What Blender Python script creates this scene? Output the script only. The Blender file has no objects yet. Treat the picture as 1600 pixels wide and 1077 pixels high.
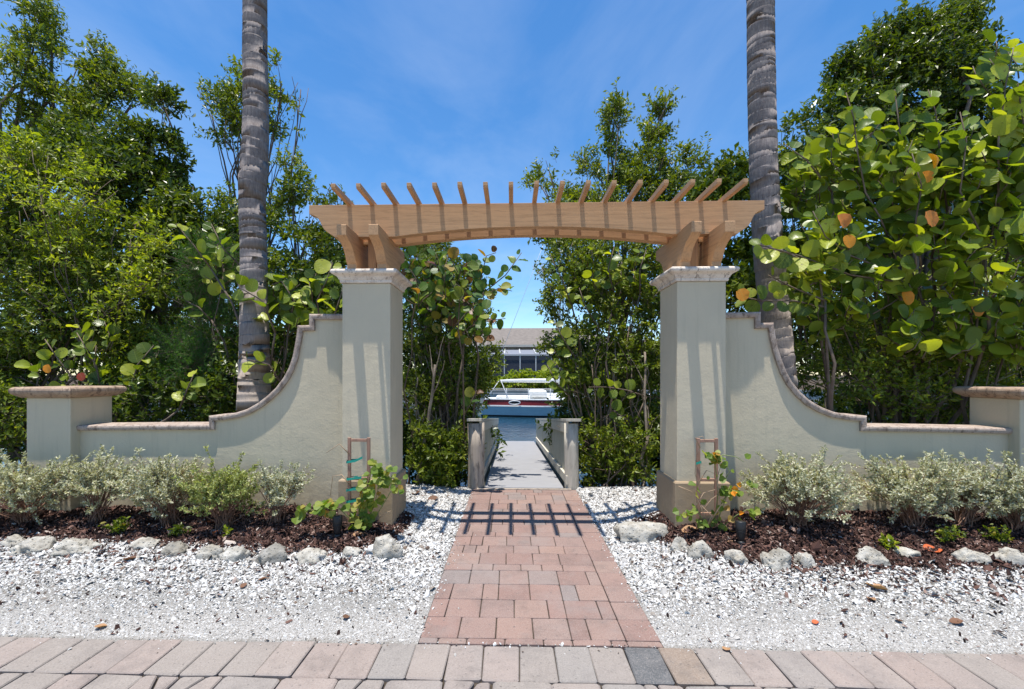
import bpy, bmesh, math, random
import numpy as np
from mathutils import Vector, Matrix, noise as mnoise

# ------------------------------------------------------------------ camera
sc = bpy.context.scene
EYE = 1.55                       # eye height, metres
YAW = math.radians(1.577)        # the camera is turned this far to the left of the path's axis
FPX, CX, CY = 690.0, 781.0, 586.0   # focal length and principal point in photo pixels (1600 wide), used to measure the place
cam_d = bpy.data.cameras.new('camera')
cam = bpy.data.objects.new('camera', cam_d)
sc.collection.objects.link(cam)
cam.location = (0, 0, EYE)
cam.rotation_euler = (math.radians(90), 0, YAW)
cam_d.sensor_width = 36.0
cam_d.lens = 36.0 * FPX / 1600.0
cam_d.shift_x = (800 - CX) / 1600.0
cam_d.shift_y = (CY - 538.5) / 1600.0
cam_d.clip_start, cam_d.clip_end = 0.05, 6000
sc.camera = cam

# ------------------------------------------------------------------ sky, sun, exposure
SUN_TRAVEL = Vector((0.069, 0.125, -1.0))       # near noon in the subtropics, sun a little behind and left of the camera
world = bpy.data.worlds.new('World')
sc.world = world
world.use_nodes = True
wt = world.node_tree
wn, wl = wt.nodes, wt.links
wn.clear()
w_out = wn.new('ShaderNodeOutputWorld')
w_bg = wn.new('ShaderNodeBackground')
w_sky = wn.new('ShaderNodeTexSky')
w_sky.sky_type = 'NISHITA'
w_sky.sun_disc = False
w_sky.sun_elevation = math.asin(1.0 / SUN_TRAVEL.length)
w_sky.sun_rotation = math.atan2(-SUN_TRAVEL.x, -SUN_TRAVEL.y)
w_sky.altitude = 0
w_sky.air_density = 1.0
w_sky.dust_density = 0.15
w_sky.ozone_density = 3.0
w_bg.inputs['Strength'].default_value = 0.10
# thin cirrus over the whole sky
w_tc = wn.new('ShaderNodeTexCoord')
w_sep = wn.new('ShaderNodeSeparateXYZ'); wl.new(w_tc.outputs['Generated'], w_sep.inputs[0])
w_z = wn.new('ShaderNodeMath'); w_z.operation = 'MAXIMUM'; w_z.inputs[1].default_value = 0.06
wl.new(w_sep.outputs['Z'], w_z.inputs[0])
w_dx = wn.new('ShaderNodeMath'); w_dx.operation = 'DIVIDE'; wl.new(w_sep.outputs['X'], w_dx.inputs[0]); wl.new(w_z.outputs[0], w_dx.inputs[1])
w_dy = wn.new('ShaderNodeMath'); w_dy.operation = 'DIVIDE'; wl.new(w_sep.outputs['Y'], w_dy.inputs[0]); wl.new(w_z.outputs[0], w_dy.inputs[1])
w_com = wn.new('ShaderNodeCombineXYZ'); wl.new(w_dx.outputs[0], w_com.inputs[0]); wl.new(w_dy.outputs[0], w_com.inputs[1])
w_map = wn.new('ShaderNodeMapping'); w_map.inputs['Rotation'].default_value = (0, 0, 0.95); w_map.inputs['Scale'].default_value = (1.0, 0.55, 1)
w_map.inputs['Location'].default_value = (0.4, 1.3, 0)
wl.new(w_com.outputs[0], w_map.inputs[0])
w_no = wn.new('ShaderNodeTexNoise'); w_no.inputs['Scale'].default_value = 1.3; w_no.inputs['Detail'].default_value = 7; w_no.inputs['Roughness'].default_value = 0.58
w_no.inputs['Distortion'].default_value = 0.5
wl.new(w_map.outputs[0], w_no.inputs['Vector'])
w_mr = wn.new('ShaderNodeMapRange'); w_mr.inputs[1].default_value = 0.42; w_mr.inputs[2].default_value = 0.80; w_mr.inputs[3].default_value = 0.0; w_mr.inputs[4].default_value = 0.15
wl.new(w_no.outputs['Fac'], w_mr.inputs[0])
w_mix = wn.new('ShaderNodeMix'); w_mix.data_type = 'RGBA'
wl.new(w_mr.outputs[0], w_mix.inputs[0])
w_hs = wn.new('ShaderNodeHueSaturation'); w_hs.inputs['Saturation'].default_value = 1.26; w_hs.inputs['Value'].default_value = 1.50
wl.new(w_sky.outputs[0], w_hs.inputs['Color'])
wl.new(w_hs.outputs[0], w_mix.inputs[6])
w_mix.inputs[7].default_value = (8.6, 9.0, 9.4, 1)
wl.new(w_mix.outputs[2], w_bg.inputs['Color'])
wl.new(w_bg.outputs[0], w_out.inputs['Surface'])

sun_d = bpy.data.lights.new('sun', 'SUN')
sun_d.energy = 5.0
sun_d.angle = math.radians(0.53)
sun_d.color = (1.0, 0.95, 0.87)
sun = bpy.data.objects.new('sun', sun_d)
sun.rotation_euler = SUN_TRAVEL.to_track_quat('-Z', 'Y').to_euler()
sun.location = (-2, -3, 30)
sc.collection.objects.link(sun)

vs = sc.view_settings
vs.view_transform = 'Standard'
vs.look = 'None'
vs.exposure = 0.5
vs.gamma = 1.0
vs.use_curve_mapping = False
sc.cycles.max_bounces = 8
sc.cycles.diffuse_bounces = 4
sc.cycles.transparent_max_bounces = 8

RNG = np.random.default_rng(7)
random.seed(7)

# ------------------------------------------------------------------ helpers: measuring
def xat(px, Y):
    """World X of photo column px on the vertical plane at depth Y."""
    return Y * math.tan(math.atan((px - CX) / FPX) - YAW)
def at(px, py, Y):
    """World point of photo pixel on the plane at depth Y."""
    X = xat(px, Y)
    zc = -X * math.sin(YAW) + Y * math.cos(YAW)
    return Vector((X, Y, EYE - (py - CY) * zc / FPX))
def smooth(a, b, x):
    t = min(1.0, max(0.0, (x - a) / (b - a)))
    return t * t * (3 - 2 * t)
def npsmooth(a, b, x):
    t = np.clip((x - a) / (b - a), 0, 1)
    return t * t * (3 - 2 * t)

# ------------------------------------------------------------------ helpers: objects
COL = sc.collection
def origin_of(o):
    v = Vector((0, 0, 0))
    while o is not None:
        v += o.location; o = o.parent
    return v
def tag(o, label=None, cat=None, group=None, kind=None):
    if label: o['label'] = label
    if cat: o['category'] = cat
    if group: o['group'] = group
    if kind: o['kind'] = kind
    return o
def thing(name, label, cat, loc=(0, 0, 0), group=None):
    o = bpy.data.objects.new(name, None)
    o.empty_display_size = 0.1
    o.location = loc
    COL.objects.link(o)
    return tag(o, label, cat, group)
def link_mesh(name, me, m=None, parent=None, loc=(0, 0, 0)):
    o = bpy.data.objects.new(name, me)
    COL.objects.link(o)
    if m is not None and not me.materials:
        me.materials.append(m)
    if parent is not None:
        o.parent = parent
    o.location = loc
    return o

class MB:
    """Collects primitives given in world coordinates; build() links them as ONE mesh object."""
    def __init__(s): s.v = []; s.f = []; s.sm = []
    def add(s, vs, fs, smooth=False):
        b = len(s.v)
        s.v += [tuple(p) for p in vs]
        s.f += [tuple(i + b for i in f) for f in fs]
        s.sm += [smooth] * len(fs)
        return s
    def box(s, x0, x1, y0, y1, z0, z1, M=None):
        p = [Vector((x, y, z)) for z in (z0, z1) for y in (y0, y1) for x in (x0, x1)]
        if M is not None: p = [M @ q for q in p]
        return s.add(p, [(0, 2, 3, 1), (4, 5, 7, 6), (0, 1, 5, 4), (2, 6, 7, 3), (0, 4, 6, 2), (1, 3, 7, 5)])
    def cbox(s, x0, x1, y0, y1, z0, z1, c=0.006, M=None):
        """box with all edges chamfered by c"""
        vs, fs = [], []
        X, Y, Z = (x0, x1), (y0, y1), (z0, z1)
        idx = {}
        for i in (0, 1):
            for j in (0, 1):
                for k in (0, 1):
                    sx, sy, sz = (1 if i == 0 else -1), (1 if j == 0 else -1), (1 if k == 0 else -1)
                    b = Vector((X[i], Y[j], Z[k]))
                    for a, off in enumerate((Vector((0, sy * c, sz * c)), Vector((sx * c, 0, sz * c)), Vector((sx * c, sy * c, 0)))):
                        idx[(i, j, k, a)] = len(vs); vs.append(b + off)
        I = lambda i, j, k, a: idx[(i, j, k, a)]
        for i in (0, 1): fs.append([I(i, 0, 0, 0), I(i, 1, 0, 0), I(i, 1, 1, 0), I(i, 0, 1, 0)][::(-1 if i == 0 else 1)])
        for j in (0, 1): fs.append([I(0, j, 0, 1), I(1, j, 0, 1), I(1, j, 1, 1), I(0, j, 1, 1)][::(1 if j == 0 else -1)])
        for k in (0, 1): fs.append([I(0, 0, k, 2), I(1, 0, k, 2), I(1, 1, k, 2), I(0, 1, k, 2)][::(-1 if k == 0 else 1)])
        for j in (0, 1):
            for k in (0, 1): fs.append([I(0, j, k, 1), I(1, j, k, 1), I(1, j, k, 2), I(0, j, k, 2)])
        for i in (0, 1):
            for k in (0, 1): fs.append([I(i, 0, k, 0), I(i, 1, k, 0), I(i, 1, k, 2), I(i, 0, k, 2)])
        for i in (0, 1):
            for j in (0, 1): fs.append([I(i, j, 0, 0), I(i, j, 1, 0), I(i, j, 1, 1), I(i, j, 0, 1)])
        for i in (0, 1):
            for j in (0, 1):
                for k in (0, 1): fs.append([I(i, j, k, 0), I(i, j, k, 1), I(i, j, k, 2)])
        if M is not None: vs = [M @ q for q in vs]
        return s.add(vs, fs)
    def tube(s, pts, rads, n=6, cap=True, smooth=True):
        pts = [Vector(p) for p in pts]
        if not hasattr(rads, '__len__'): rads = [rads] * len(pts)
        vs, fs = [], []
        up = None
        for i, p in enumerate(pts):
            d = (pts[min(i + 1, len(pts) - 1)] - pts[max(i - 1, 0)])
            d = d.normalized() if d.length > 1e-9 else Vector((0, 0, 1))
            if up is None: up = d.orthogonal().normalized()
            up = (up - d * up.dot(d)); up = up.normalized() if up.length > 1e-6 else d.orthogonal().normalized()
            q = d.cross(up)
            for k in range(n):
                a = 2 * math.pi * k / n
                vs.append(p + (up * math.cos(a) + q * math.sin(a)) * rads[i])
        for i in range(len(pts) - 1):
            for k in range(n):
                a, b = i * n + k, i * n + (k + 1) % n
                fs.append((a, b, b + n, a + n))
        if cap:
            fs.append(tuple(range(n))[::-1]); fs.append(tuple(range((len(pts) - 1) * n, len(pts) * n)))
        return s.add(vs, fs, smooth)
    def prism(s, poly, fn, d0, d1):
        """polygon (list of 2-tuples) swept from d0 to d1; fn(u, v, d) -> point"""
        n = len(poly)
        vs = [fn(u, v, d0) for u, v in poly] + [fn(u, v, d1) for u, v in poly]
        fs = [tuple(range(n))[::-1], tuple(range(n, 2 * n))] + [(i, (i + 1) % n, (i + 1) % n + n, i + n) for i in range(n)]
        return s.add(vs, fs)
    def build(s, name, m, parent=None, origin=None, bevel=None, smooth=None):
        o3 = origin_of(parent) if parent is not None else Vector(origin if origin is not None else (0, 0, 0))
        me = bpy.data.meshes.new(name)
        me.from_pydata([tuple(Vector(p) - o3) for p in s.v], [], s.f)
        bm = bmesh.new(); bm.from_mesh(me)
        bmesh.ops.recalc_face_normals(bm, faces=bm.faces)
        bm.to_mesh(me); bm.free()
        me.polygons.foreach_set('use_smooth', s.sm if smooth is None else [smooth] * len(s.f))
        me.materials.append(m)
        o = bpy.data.objects.new(name, me)
        COL.objects.link(o)
        if parent is not None: o.parent = parent
        else: o.location = o3
        if bevel:
            b = o.modifiers.new('bevel', 'BEVEL'); b.width = bevel; b.segments = 2; b.limit_method = 'ANGLE'; b.angle_limit = math.radians(40)
        return o

def np_mesh(name, V, F, tint=None, smooth=False):
    """mesh from numpy: V (n,3); F (m,k) all faces of k corners; tint per face"""
    me = bpy.data.meshes.new(name)
    n, (m, k) = len(V), F.shape
    me.vertices.add(n); me.vertices.foreach_set('co', np.ascontiguousarray(V, dtype=np.float32).ravel())
    me.loops.add(m * k); me.loops.foreach_set('vertex_index', np.ascontiguousarray(F, dtype=np.int32).ravel())
    me.polygons.add(m)
    me.polygons.foreach_set('loop_start', np.arange(0, m * k, k, dtype=np.int32))
    me.polygons.foreach_set('use_smooth', np.full(m, smooth, dtype=bool))
    me.update(calc_edges=True)
    if tint is not None:
        a = me.attributes.new('tint', 'FLOAT', 'FACE'); a.data.foreach_set('value', np.ascontiguousarray(tint, dtype=np.float32))
    return me
def instance_np(TV, TF, P, A, B, C, S, tint=None):
    """copies of a template (TV verts, TF faces) at P with axes A,B,C (n,3) scaled by S (n,3) -> V, F, face tint"""
    n, tv = len(P), len(TV)
    V = P[:, None, :] + TV[None, :, 0:1] * (A * S[:, 0:1])[:, None, :] + TV[None, :, 1:2] * (B * S[:, 1:2])[:, None, :] + TV[None, :, 2:3] * (C * S[:, 2:3])[:, None, :]
    F = (TF[None, :, :] + (np.arange(n) * tv)[:, None, None]).reshape(-1, TF.shape[1])
    t = np.repeat(tint, len(TF)) if tint is not None else None
    return V.reshape(-1, 3), F, t
def unit(a):
    return a / np.maximum(np.linalg.norm(a, axis=1, keepdims=True), 1e-9)
def rand_dirs(n, rng=RNG):
    return unit(rng.normal(size=(n, 3)))
def frames(D, N):
    """orthonormal frame: A along D, C close to N"""
    A = unit(D); B = unit(np.cross(N, A)); C = np.cross(A, B)
    return A, B, C

# ------------------------------------------------------------------ helpers: materials
class NT:
    def __init__(s, name):
        s.m = bpy.data.materials.new(name); s.m.use_nodes = True
        s.t = s.m.node_tree; s.t.nodes.clear()
        s.out = s.t.nodes.new('ShaderNodeOutputMaterial')
        s.geo = None
    def n(s, typ, **kw):
        nd = s.t.nodes.new('ShaderNode' + typ)
        for k, v in kw.items():
            if hasattr(nd, k): setattr(nd, k, v)
        return nd
    def l(s, a, b): s.t.links.new(a, b)
    def pos(s):
        if s.geo is None: s.geo = s.n('NewGeometry')
        return s.geo.outputs['Position']
    def mapped(s, scale=(1, 1, 1), rot=(0, 0, 0)):
        mp = s.n('Mapping'); mp.inputs['Scale'].default_value = scale; mp.inputs['Rotation'].default_value = rot
        s.l(s.pos(), mp.inputs[0]); return mp.outputs[0]
    def noise(s, scale, detail=3, rough=0.55, vec=None, dist=0):
        nd = s.n('TexNoise'); nd.inputs['Scale'].default_value = scale; nd.inputs['Detail'].default_value = detail
        nd.inputs['Roughness'].default_value = rough; nd.inputs['Distortion'].default_value = dist
        s.l(vec if vec is not None else s.pos(), nd.inputs['Vector']); return nd.outputs['Fac']
    def voronoi(s, scale, vec=None, feature='F1'):
        nd = s.n('TexVoronoi', feature=feature); nd.inputs['Scale'].default_value = scale
        s.l(vec if vec is not None else s.pos(), nd.inputs['Vector']); return nd.outputs['Distance']
    def ramp(s, fac, stops):
        nd = s.n('ValToRGB'); cr = nd.color_ramp
        while len(cr.elements) < len(stops): cr.elements.new(0.5)
        for e, (p, c) in zip(cr.elements, stops):
            e.position = p; e.color = (*c, 1) if len(c) == 3 else c
        s.l(fac, nd.inputs[0]); return nd.outputs[0]
    def rng(s, fac, a, b, c, d):
        nd = s.n('MapRange'); 
        for i, v in enumerate((a, b, c, d)): nd.inputs[i + 1].default_value = v
        s.l(fac, nd.inputs[0]); return nd.outputs[0]
    def mix(s, fac, a, b, mode='MIX'):
        nd = s.n('Mix', data_type='RGBA', blend_type=mode)
        for i, x in ((0, fac), (6, a), (7, b)):
            if isinstance(x, (int, float)): nd.inputs[i].default_value = x
            elif isinstance(x, tuple): nd.inputs[i].default_value = (*x, 1)
            else: s.l(x, nd.inputs[i])
        return nd.outputs[2]
    def math(s, op, a, b=None):
        nd = s.n('Math', operation=op)
        for i, x in ((0, a), (1, b)):
            if x is None: continue
            if isinstance(x, (int, float)): nd.inputs[i].default_value = x
            else: s.l(x, nd.inputs[i])
        return nd.outputs[0]
    def bump(s, h, strength, dist, prev=None):
        nd = s.n('Bump'); nd.inputs['Strength'].default_value = strength; nd.inputs['Distance'].default_value = dist
        s.l(h, nd.inputs['Height'])
        if prev is not None: s.l(prev, nd.inputs['Normal'])
        return nd.outputs[0]
    def objrand(s): return s.n('ObjectInfo').outputs['Random']
    def attr(s, name='tint'):
        nd = s.n('Attribute', attribute_name=name); return nd.outputs['Fac']
    def surf(s, col, rough=0.8, normal=None, spec=0.3, metallic=0.0):
        b = s.n('BsdfPrincipled')
        if isinstance(col, tuple): b.inputs['Base Color'].default_value = (*col, 1)
        else: s.l(col, b.inputs['Base Color'])
        if isinstance(rough, (int, float)): b.inputs['Roughness'].default_value = rough
        else: s.l(rough, b.inputs['Roughness'])
        b.inputs['Specular IOR Level'].default_value = spec
        b.inputs['Metallic'].default_value = metallic
        if normal is not None: s.l(normal, b.inputs['Normal'])
        s.b = b
        s.l(b.outputs[0], s.out.inputs['Surface']); return s.m

def plain(name, c, rough=0.6, spec=0.3, var=0.12, scale=6.0):
    t = NT(name)
    f = t.noise(scale, 4)
    lo = tuple(x * (1 - var) for x in c); hi = tuple(min(1, x * (1 + var)) for x in c)
    return t.surf(t.ramp(f, [(0.3, lo), (0.7, hi)]), rough, t.bump(t.noise(scale * 15, 3), 0.15, 0.004), spec)

def stucco(name, c):
    t = NT(name)
    base = t.ramp(t.noise(1.3, 5, 0.6), [(0.3, tuple(x * 0.93 for x in c)), (0.7, tuple(x * 1.05 for x in c))])
    streak = t.noise(3.0, 4, 0.6, t.mapped((6, 6, 0.5)))
    col = t.mix(t.rng(streak, 0.54, 0.78, 0, 0.24), base, (0.26, 0.24, 0.19))
    speck = t.rng(t.noise(38, 2), 0.72, 0.78, 0, 0.25)
    col = t.mix(speck, col, (0.22, 0.2, 0.16))
    zz = t.n('SeparateXYZ'); t.l(t.pos(), zz.inputs[0])
    splash = t.math('MULTIPLY', t.rng(zz.outputs['Z'], 0.12, 0.62, 0.7, 0.0), t.rng(t.noise(14, 5, 0.7), 0.40, 0.70, 0.0, 1.0))
    col = t.mix(splash, col, (0.24, 0.19, 0.14))
    col = t.mix(t.rng(t.noise(0.9, 5, 0.65), 0.50, 0.75, 0, 0.16), col, (0.36, 0.35, 0.29))
    h = t.noise(55, 4, 0.6)
    nb = t.bump(h, 0.30, 0.006, t.bump(t.noise(7, 4), 0.22, 0.02))
    return t.surf(col, 0.92, nb, 0.15)

def timber(name, scale, c=(0.49, 0.285, 0.145)):
    t = NT(name)
    v = t.mapped(scale)
    g = t.noise(3.0, 6, 0.62, v, 1.2)
    col = t.ramp(g, [(0.2, tuple(x * 0.58 for x in c)), (0.46, c), (0.62, tuple(x * 1.1 for x in c)), (0.85, tuple(x * 0.85 for x in c))])
    col = t.mix(t.rng(t.noise(1.7, 3), 0.5, 0.75, 0, 0.25), col, (0.50, 0.33, 0.19))
    fine = t.noise(9.0, 5, 0.7, v, 0.6)
    col = t.mix(t.rng(fine, 0.52, 0.68, 0, 0.45), col, tuple(x * 0.5 for x in c))
    kn = t.rng(t.voronoi(1.6, t.mapped(tuple(1.0 if s_ < 1 else 2.2 for s_ in scale))), 0.03, 0.075, 0.8, 0)
    col = t.mix(kn, col, (0.15, 0.075, 0.035))
    return t.surf(col, 0.62, t.bump(g, 0.35, 0.004), 0.25)

def capstone(name, k=(1, 1, 1), lo=0.48, hi=0.62):
    t = NT(name)
    n1 = t.noise(7, 5, 0.65)
    col = t.ramp(n1, [(p, tuple(a * b for a, b in zip(c_, k))) for p, c_ in ((0.25, (0.42, 0.33, 0.27)), (0.5, (0.62, 0.54, 0.46)), (0.75, (0.70, 0.63, 0.55)))])
    dark = t.noise(11, 6, 0.7, t.mapped((2.2, 2.2, 0.9)), 0.6)
    col = t.mix(t.rng(dark, lo, hi, 0, 0.88), col, (0.12, 0.085, 0.065))
    col = t.mix(t.rng(t.voronoi(60), 0.02, 0.2, 0.5, 0.0), col, (0.15, 0.10, 0.08))
    h = t.math('ADD', t.noise(60, 4, 0.7), t.rng(t.voronoi(45), 0.0, 0.3, -0.6, 0.0))
    return t.surf(col, 0.9, t.bump(h, 0.6, 0.008), 0.15)

def leafmat(name, stops, trans=0.32, rough=0.42, spec=0.38, source='tint', veins=False, bright=1.15):
    t = NT(name)
    f = t.attr('tint') if source == 'tint' else t.objrand()
    col = t.ramp(f, stops)
    big = t.noise(1.1, 2)
    col = t.mix(t.rng(big, 0.35, 0.7, 0, 0.35), col, t.mix(1.0, col, (1.35, 1.2, 0.7), 'MULTIPLY'))
    nrm = None
    if veins:
        tc = t.n('TexCoord'); sp = t.n('SeparateXYZ'); t.l(tc.outputs['Object'], sp.inputs[0])
        ay = t.math('ABSOLUTE', sp.outputs['Y'])
        mid = t.rng(ay, 0.008, 0.028, 1, 0)
        w = t.math('SUBTRACT', sp.outputs['X'], t.math('MULTIPLY', ay, 0.55))
        side = t.math('ABSOLUTE', t.math('SUBTRACT', t.math('FRACT', t.math('MULTIPLY', w, 6.0)), 0.5))
        sv = t.rng(side, 0.02, 0.075, 0.75, 0)
        vv = t.math('MAXIMUM', mid, sv)
        col = t.mix(t.math('MULTIPLY', vv, 0.38), col, (0.34, 0.40, 0.10))
        nrm = t.bump(vv, 0.3, 0.01)
        col = t.mix(t.rng(t.noise(30, 3, 0.6), 0.63, 0.70, 0, 0.7), col, (0.10, 0.06, 0.02))
        col = t.mix(t.rng(t.noise(9, 3, 0.6), 0.45, 0.7, 0, 0.4), col, t.mix(1.0, col, (0.65, 0.72, 0.7), 'MULTIPLY'))
    t.surf(col, rough, nrm, spec)
    tr = t.n('BsdfTranslucent')
    t.l(t.mix(1.0, col, (1.75 * bright, 1.7 * bright, 0.4), 'MULTIPLY'), tr.inputs['Color'])
    mx = t.n('MixShader'); mx.inputs[0].default_value = trans
    t.l(t.b.outputs[0], mx.inputs[1]); t.l(tr.outputs[0], mx.inputs[2])
    t.l(mx.outputs[0], t.out.inputs['Surface'])
    return t.m

M = {}
M['stucco'] = stucco('sage_stucco', (0.578, 0.498, 0.355))
M['plinth'] = stucco('tan_stucco', (0.36, 0.265, 0.17))
M['cap'] = capstone('weathered_cast_stone', (1.12, 1.13, 1.12), 0.54, 0.68)
M['coping'] = capstone('pinkish_cast_stone_coping', (0.66, 0.61, 0.59), 0.50, 0.66)
M['cap_brown'] = capstone('brown_stained_cast_stone', (0.62, 0.52, 0.44), 0.50, 0.64)
M['timber_x'] = timber('stained_timber_along_x', (0.5, 9, 9))
M['timber_y'] = timber('stained_timber_along_y', (9, 0.5, 9))
M['timber_z'] = timber('stained_timber_along_z', (9, 9, 0.5))
def bark(name, a, b, ring=False):
    t = NT(name)
    f = t.noise(9, 5, 0.65, t.mapped((1.6, 1.6, 0.5)))
    col = t.ramp(f, [(0.25, a), (0.7, b)])
    col = t.mix(t.rng(t.noise(2.5, 3), 0.55, 0.75, 0, 0.5), col, tuple(min(1, x * 1.5) for x in b))
    return t.surf(col, 0.9, t.bump(f, 0.7, 0.02), 0.15)
M['bark'] = bark('grey_brown_bark', (0.07, 0.05, 0.038), (0.22, 0.17, 0.13))
M['bark_pale'] = bark('pale_bark', (0.14, 0.11, 0.085), (0.34, 0.28, 0.22))
M['twig_red'] = bark('reddish_twig', (0.13, 0.065, 0.045), (0.28, 0.17, 0.12))
def palm_bark():
    t = NT('ringed_palm_bark')
    z = t.n('SeparateXYZ'); t.l(t.pos(), z.inputs[0])
    fine = t.noise(4, 5, 0.7, t.mapped((14, 14, 3)))
    ringn = t.noise(5.0, 4, 0.6, t.mapped((0.5, 0.5, 3.2)), 0.4)
    col = t.ramp(fine, [(0.25, (0.12, 0.102, 0.098)), (0.55, (0.225, 0.197, 0.185)), (0.8, (0.33, 0.295, 0.265))])
    col = t.mix(t.rng(ringn, 0.42, 0.62, 0, 0.22), col, (0.10, 0.085, 0.085))
    low = t.rng(z.outputs['Z'], 0.6, 3.4, 0.85, 0.0)
    col = t.mix(t.math('MULTIPLY', low, t.rng(t.noise(3, 4), 0.35, 0.6, 0.1, 1)), col, (0.40, 0.33, 0.265))
    col = t.mix(t.rng(t.noise(6, 4, 0.7), 0.66, 0.76, 0, 0.7), col, (0.055, 0.043, 0.038))
    return t.surf(col, 0.92, t.bump(fine, 0.5, 0.015, t.bump(ringn, 0.28, 0.02)), 0.12)
M['palm'] = palm_bark()

# ================================================================== THE GROUND
PATH0, PATH1 = -0.545, 0.867        # brick path, left and right edge
ROAD_Y, BORDER_Y = 2.54, 2.242      # back edge of the road and of its border course
PATH_END = 5.98
WALL_Y = 4.45
def bed_edge(X):
    """front edge of the mulch beds (depth Y) at X"""
    if X < 0:
        return float(np.interp(X, [-9, -4.5, -3, -2, -1.35, -1.12, -1.02], [3.95, 3.86, 3.80, 3.70, 3.68, 3.80, 4.22]))
    return float(np.interp(X, [1.22, 1.34, 1.6, 2.1, 3.0, 4.0, 9.0], [4.25, 4.02, 3.72, 3.50, 3.50, 3.53, 3.70]))
def gh(X, Y):
    """height of the planted ground"""
    X = np.asarray(X, float); Y = np.asarray(Y, float)
    d = np.maximum(np.maximum(PATH0 - X, X - PATH1), 0)
    s = npsmooth(0.0, 0.75, d)
    z = 0.10 * npsmooth(2.6, 4.0, Y) * s * (1 - 0.75 * npsmooth(4.6, 5.5, Y) * (np.abs(X - 0.2) < 1.9))
    be = np.where(X < 0, np.interp(X, [-9, -4.5, -3, -2, -1.35, -1.12, -1.02], [3.95, 3.86, 3.80, 3.70, 3.68, 3.80, 4.22]),
                  np.interp(X, [1.22, 1.34, 1.6, 2.1, 3.0, 4.0, 9.0], [4.25, 4.02, 3.72, 3.50, 3.50, 3.53, 3.70]))
    z = z + 0.10 * npsmooth(0, 0.75, Y - be) * npsmooth(0.3, 0.9, d) * (1 - 0.9 * npsmooth(4.6, 5.4, Y))
    z = z + 0.012 * np.sin(X * 3.1 + Y * 2.0) * np.sin(Y * 4.3 - X) * s * npsmooth(2.6, 3.2, Y)
    z = z * (1 - npsmooth(5.8, 6.6, Y)) - 0.006
    z = z - 1.9 * npsmooth(6.15, 8.6, Y)
    return z
def ghf(X, Y): return float(gh(X, Y))

def grid_mesh(name, xs, ys, zf, m, keep=None, kind='structure', smooth=True, parent=None):
    XX, YY = np.meshgrid(xs, ys)
    V = np.stack([XX, YY, zf(XX, YY)], -1).reshape(-1, 3)
    nx = len(xs)
    i, j = np.meshgrid(np.arange(nx - 1), np.arange(len(ys) - 1))
    a = (j * nx + i).ravel()
    F = np.stack([a, a + 1, a + 1 + nx, a + nx], -1)
    if keep is not None:
        c = V[F].mean(1)
        F = F[keep(c[:, 0], c[:, 1])]
        used = np.unique(F); remap = np.zeros(len(V), int); remap[used] = np.arange(len(used)); V = V[used]; F = remap[F]
    o = link_mesh(name, np_mesh(name, V, F, smooth=smooth), m, parent)
    if kind: o['kind'] = kind
    return o

def ground_mat():
    t = NT('dark_bank_soil')
    col = t.ramp(t.noise(6, 5, 0.7), [(0.3, (0.035, 0.025, 0.018)), (0.7, (0.11, 0.085, 0.06))])
    return t.surf(col, 0.95, t.bump(t.noise(25, 4), 0.8, 0.03), 0.1)
def far_z(X, Y):
    z = gh(X, Y) - 0.03
    z = np.where(Y < 2.6, -0.05, z)
    z = np.where(Y > 33, np.where(Y > 33.35, 0.25, -1.9), z)
    return z
xs = np.concatenate([[-2500, -600, -150, -60, -30, -15], np.linspace(-9, 9, 73), [15, 30, 60, 150, 600, 2500]])
ys = np.concatenate([[-400, -80, -20, -6, 0, 2.2], np.linspace(2.6, 9, 65), [12, 20, 33.0, 33.4, 45, 80, 200, 700, 3500]])
M['soil'] = ground_mat()
grid_mesh('ground', xs, ys, far_z, M['soil'])

def gravel_base():
    t = NT('crushed_shell_bed')
    z = t.n('SeparateXYZ'); t.l(t.pos(), z.inputs[0])
    f = t.noise(70, 4, 0.75)
    col = t.ramp(f, [(0.30, (0.10, 0.094, 0.084)), (0.5, (0.29, 0.28, 0.26)), (0.75, (0.42, 0.405, 0.38))])
    sand = t.ramp(t.noise(95, 4, 0.85), [(0.34, (0.09, 0.082, 0.072)), (0.45, (0.33, 0.315, 0.29)), (0.57, (0.52, 0.50, 0.475)), (0.72, (0.70, 0.685, 0.66))])
    yy = t.math('ADD', z.outputs['Y'], t.math('MULTIPLY', t.noise(2.2, 4), 0.5))
    col = t.mix(t.rng(yy, 2.95, 3.35, 1, 0), col, sand)
    edge = t.rng(t.math('ADD', z.outputs['Y'], t.math('MULTIPLY', t.noise(6, 4), 0.16)), 2.58, 2.66, 0.6, 0)
    col = t.mix(edge, col, (0.17, 0.15, 0.12))
    return t.surf(col, 0.95, t.bump(f, 0.9, 0.02), 0.1)
M['gravel'] = gravel_base()
xsg = np.concatenate([np.linspace(-7.6, PATH0, 120), np.linspace(PATH0 + 0.001, PATH1 - 0.001, 4), np.linspace(PATH1, 7.6, 120)])
gravel = grid_mesh('gravel_bed', xsg, np.linspace(ROAD_Y - 0.03, 6.15, 60), lambda X, Y: gh(X, Y),
                   M['gravel'], keep=lambda x, y: ((x < PATH0) | (x > PATH1)))

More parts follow.
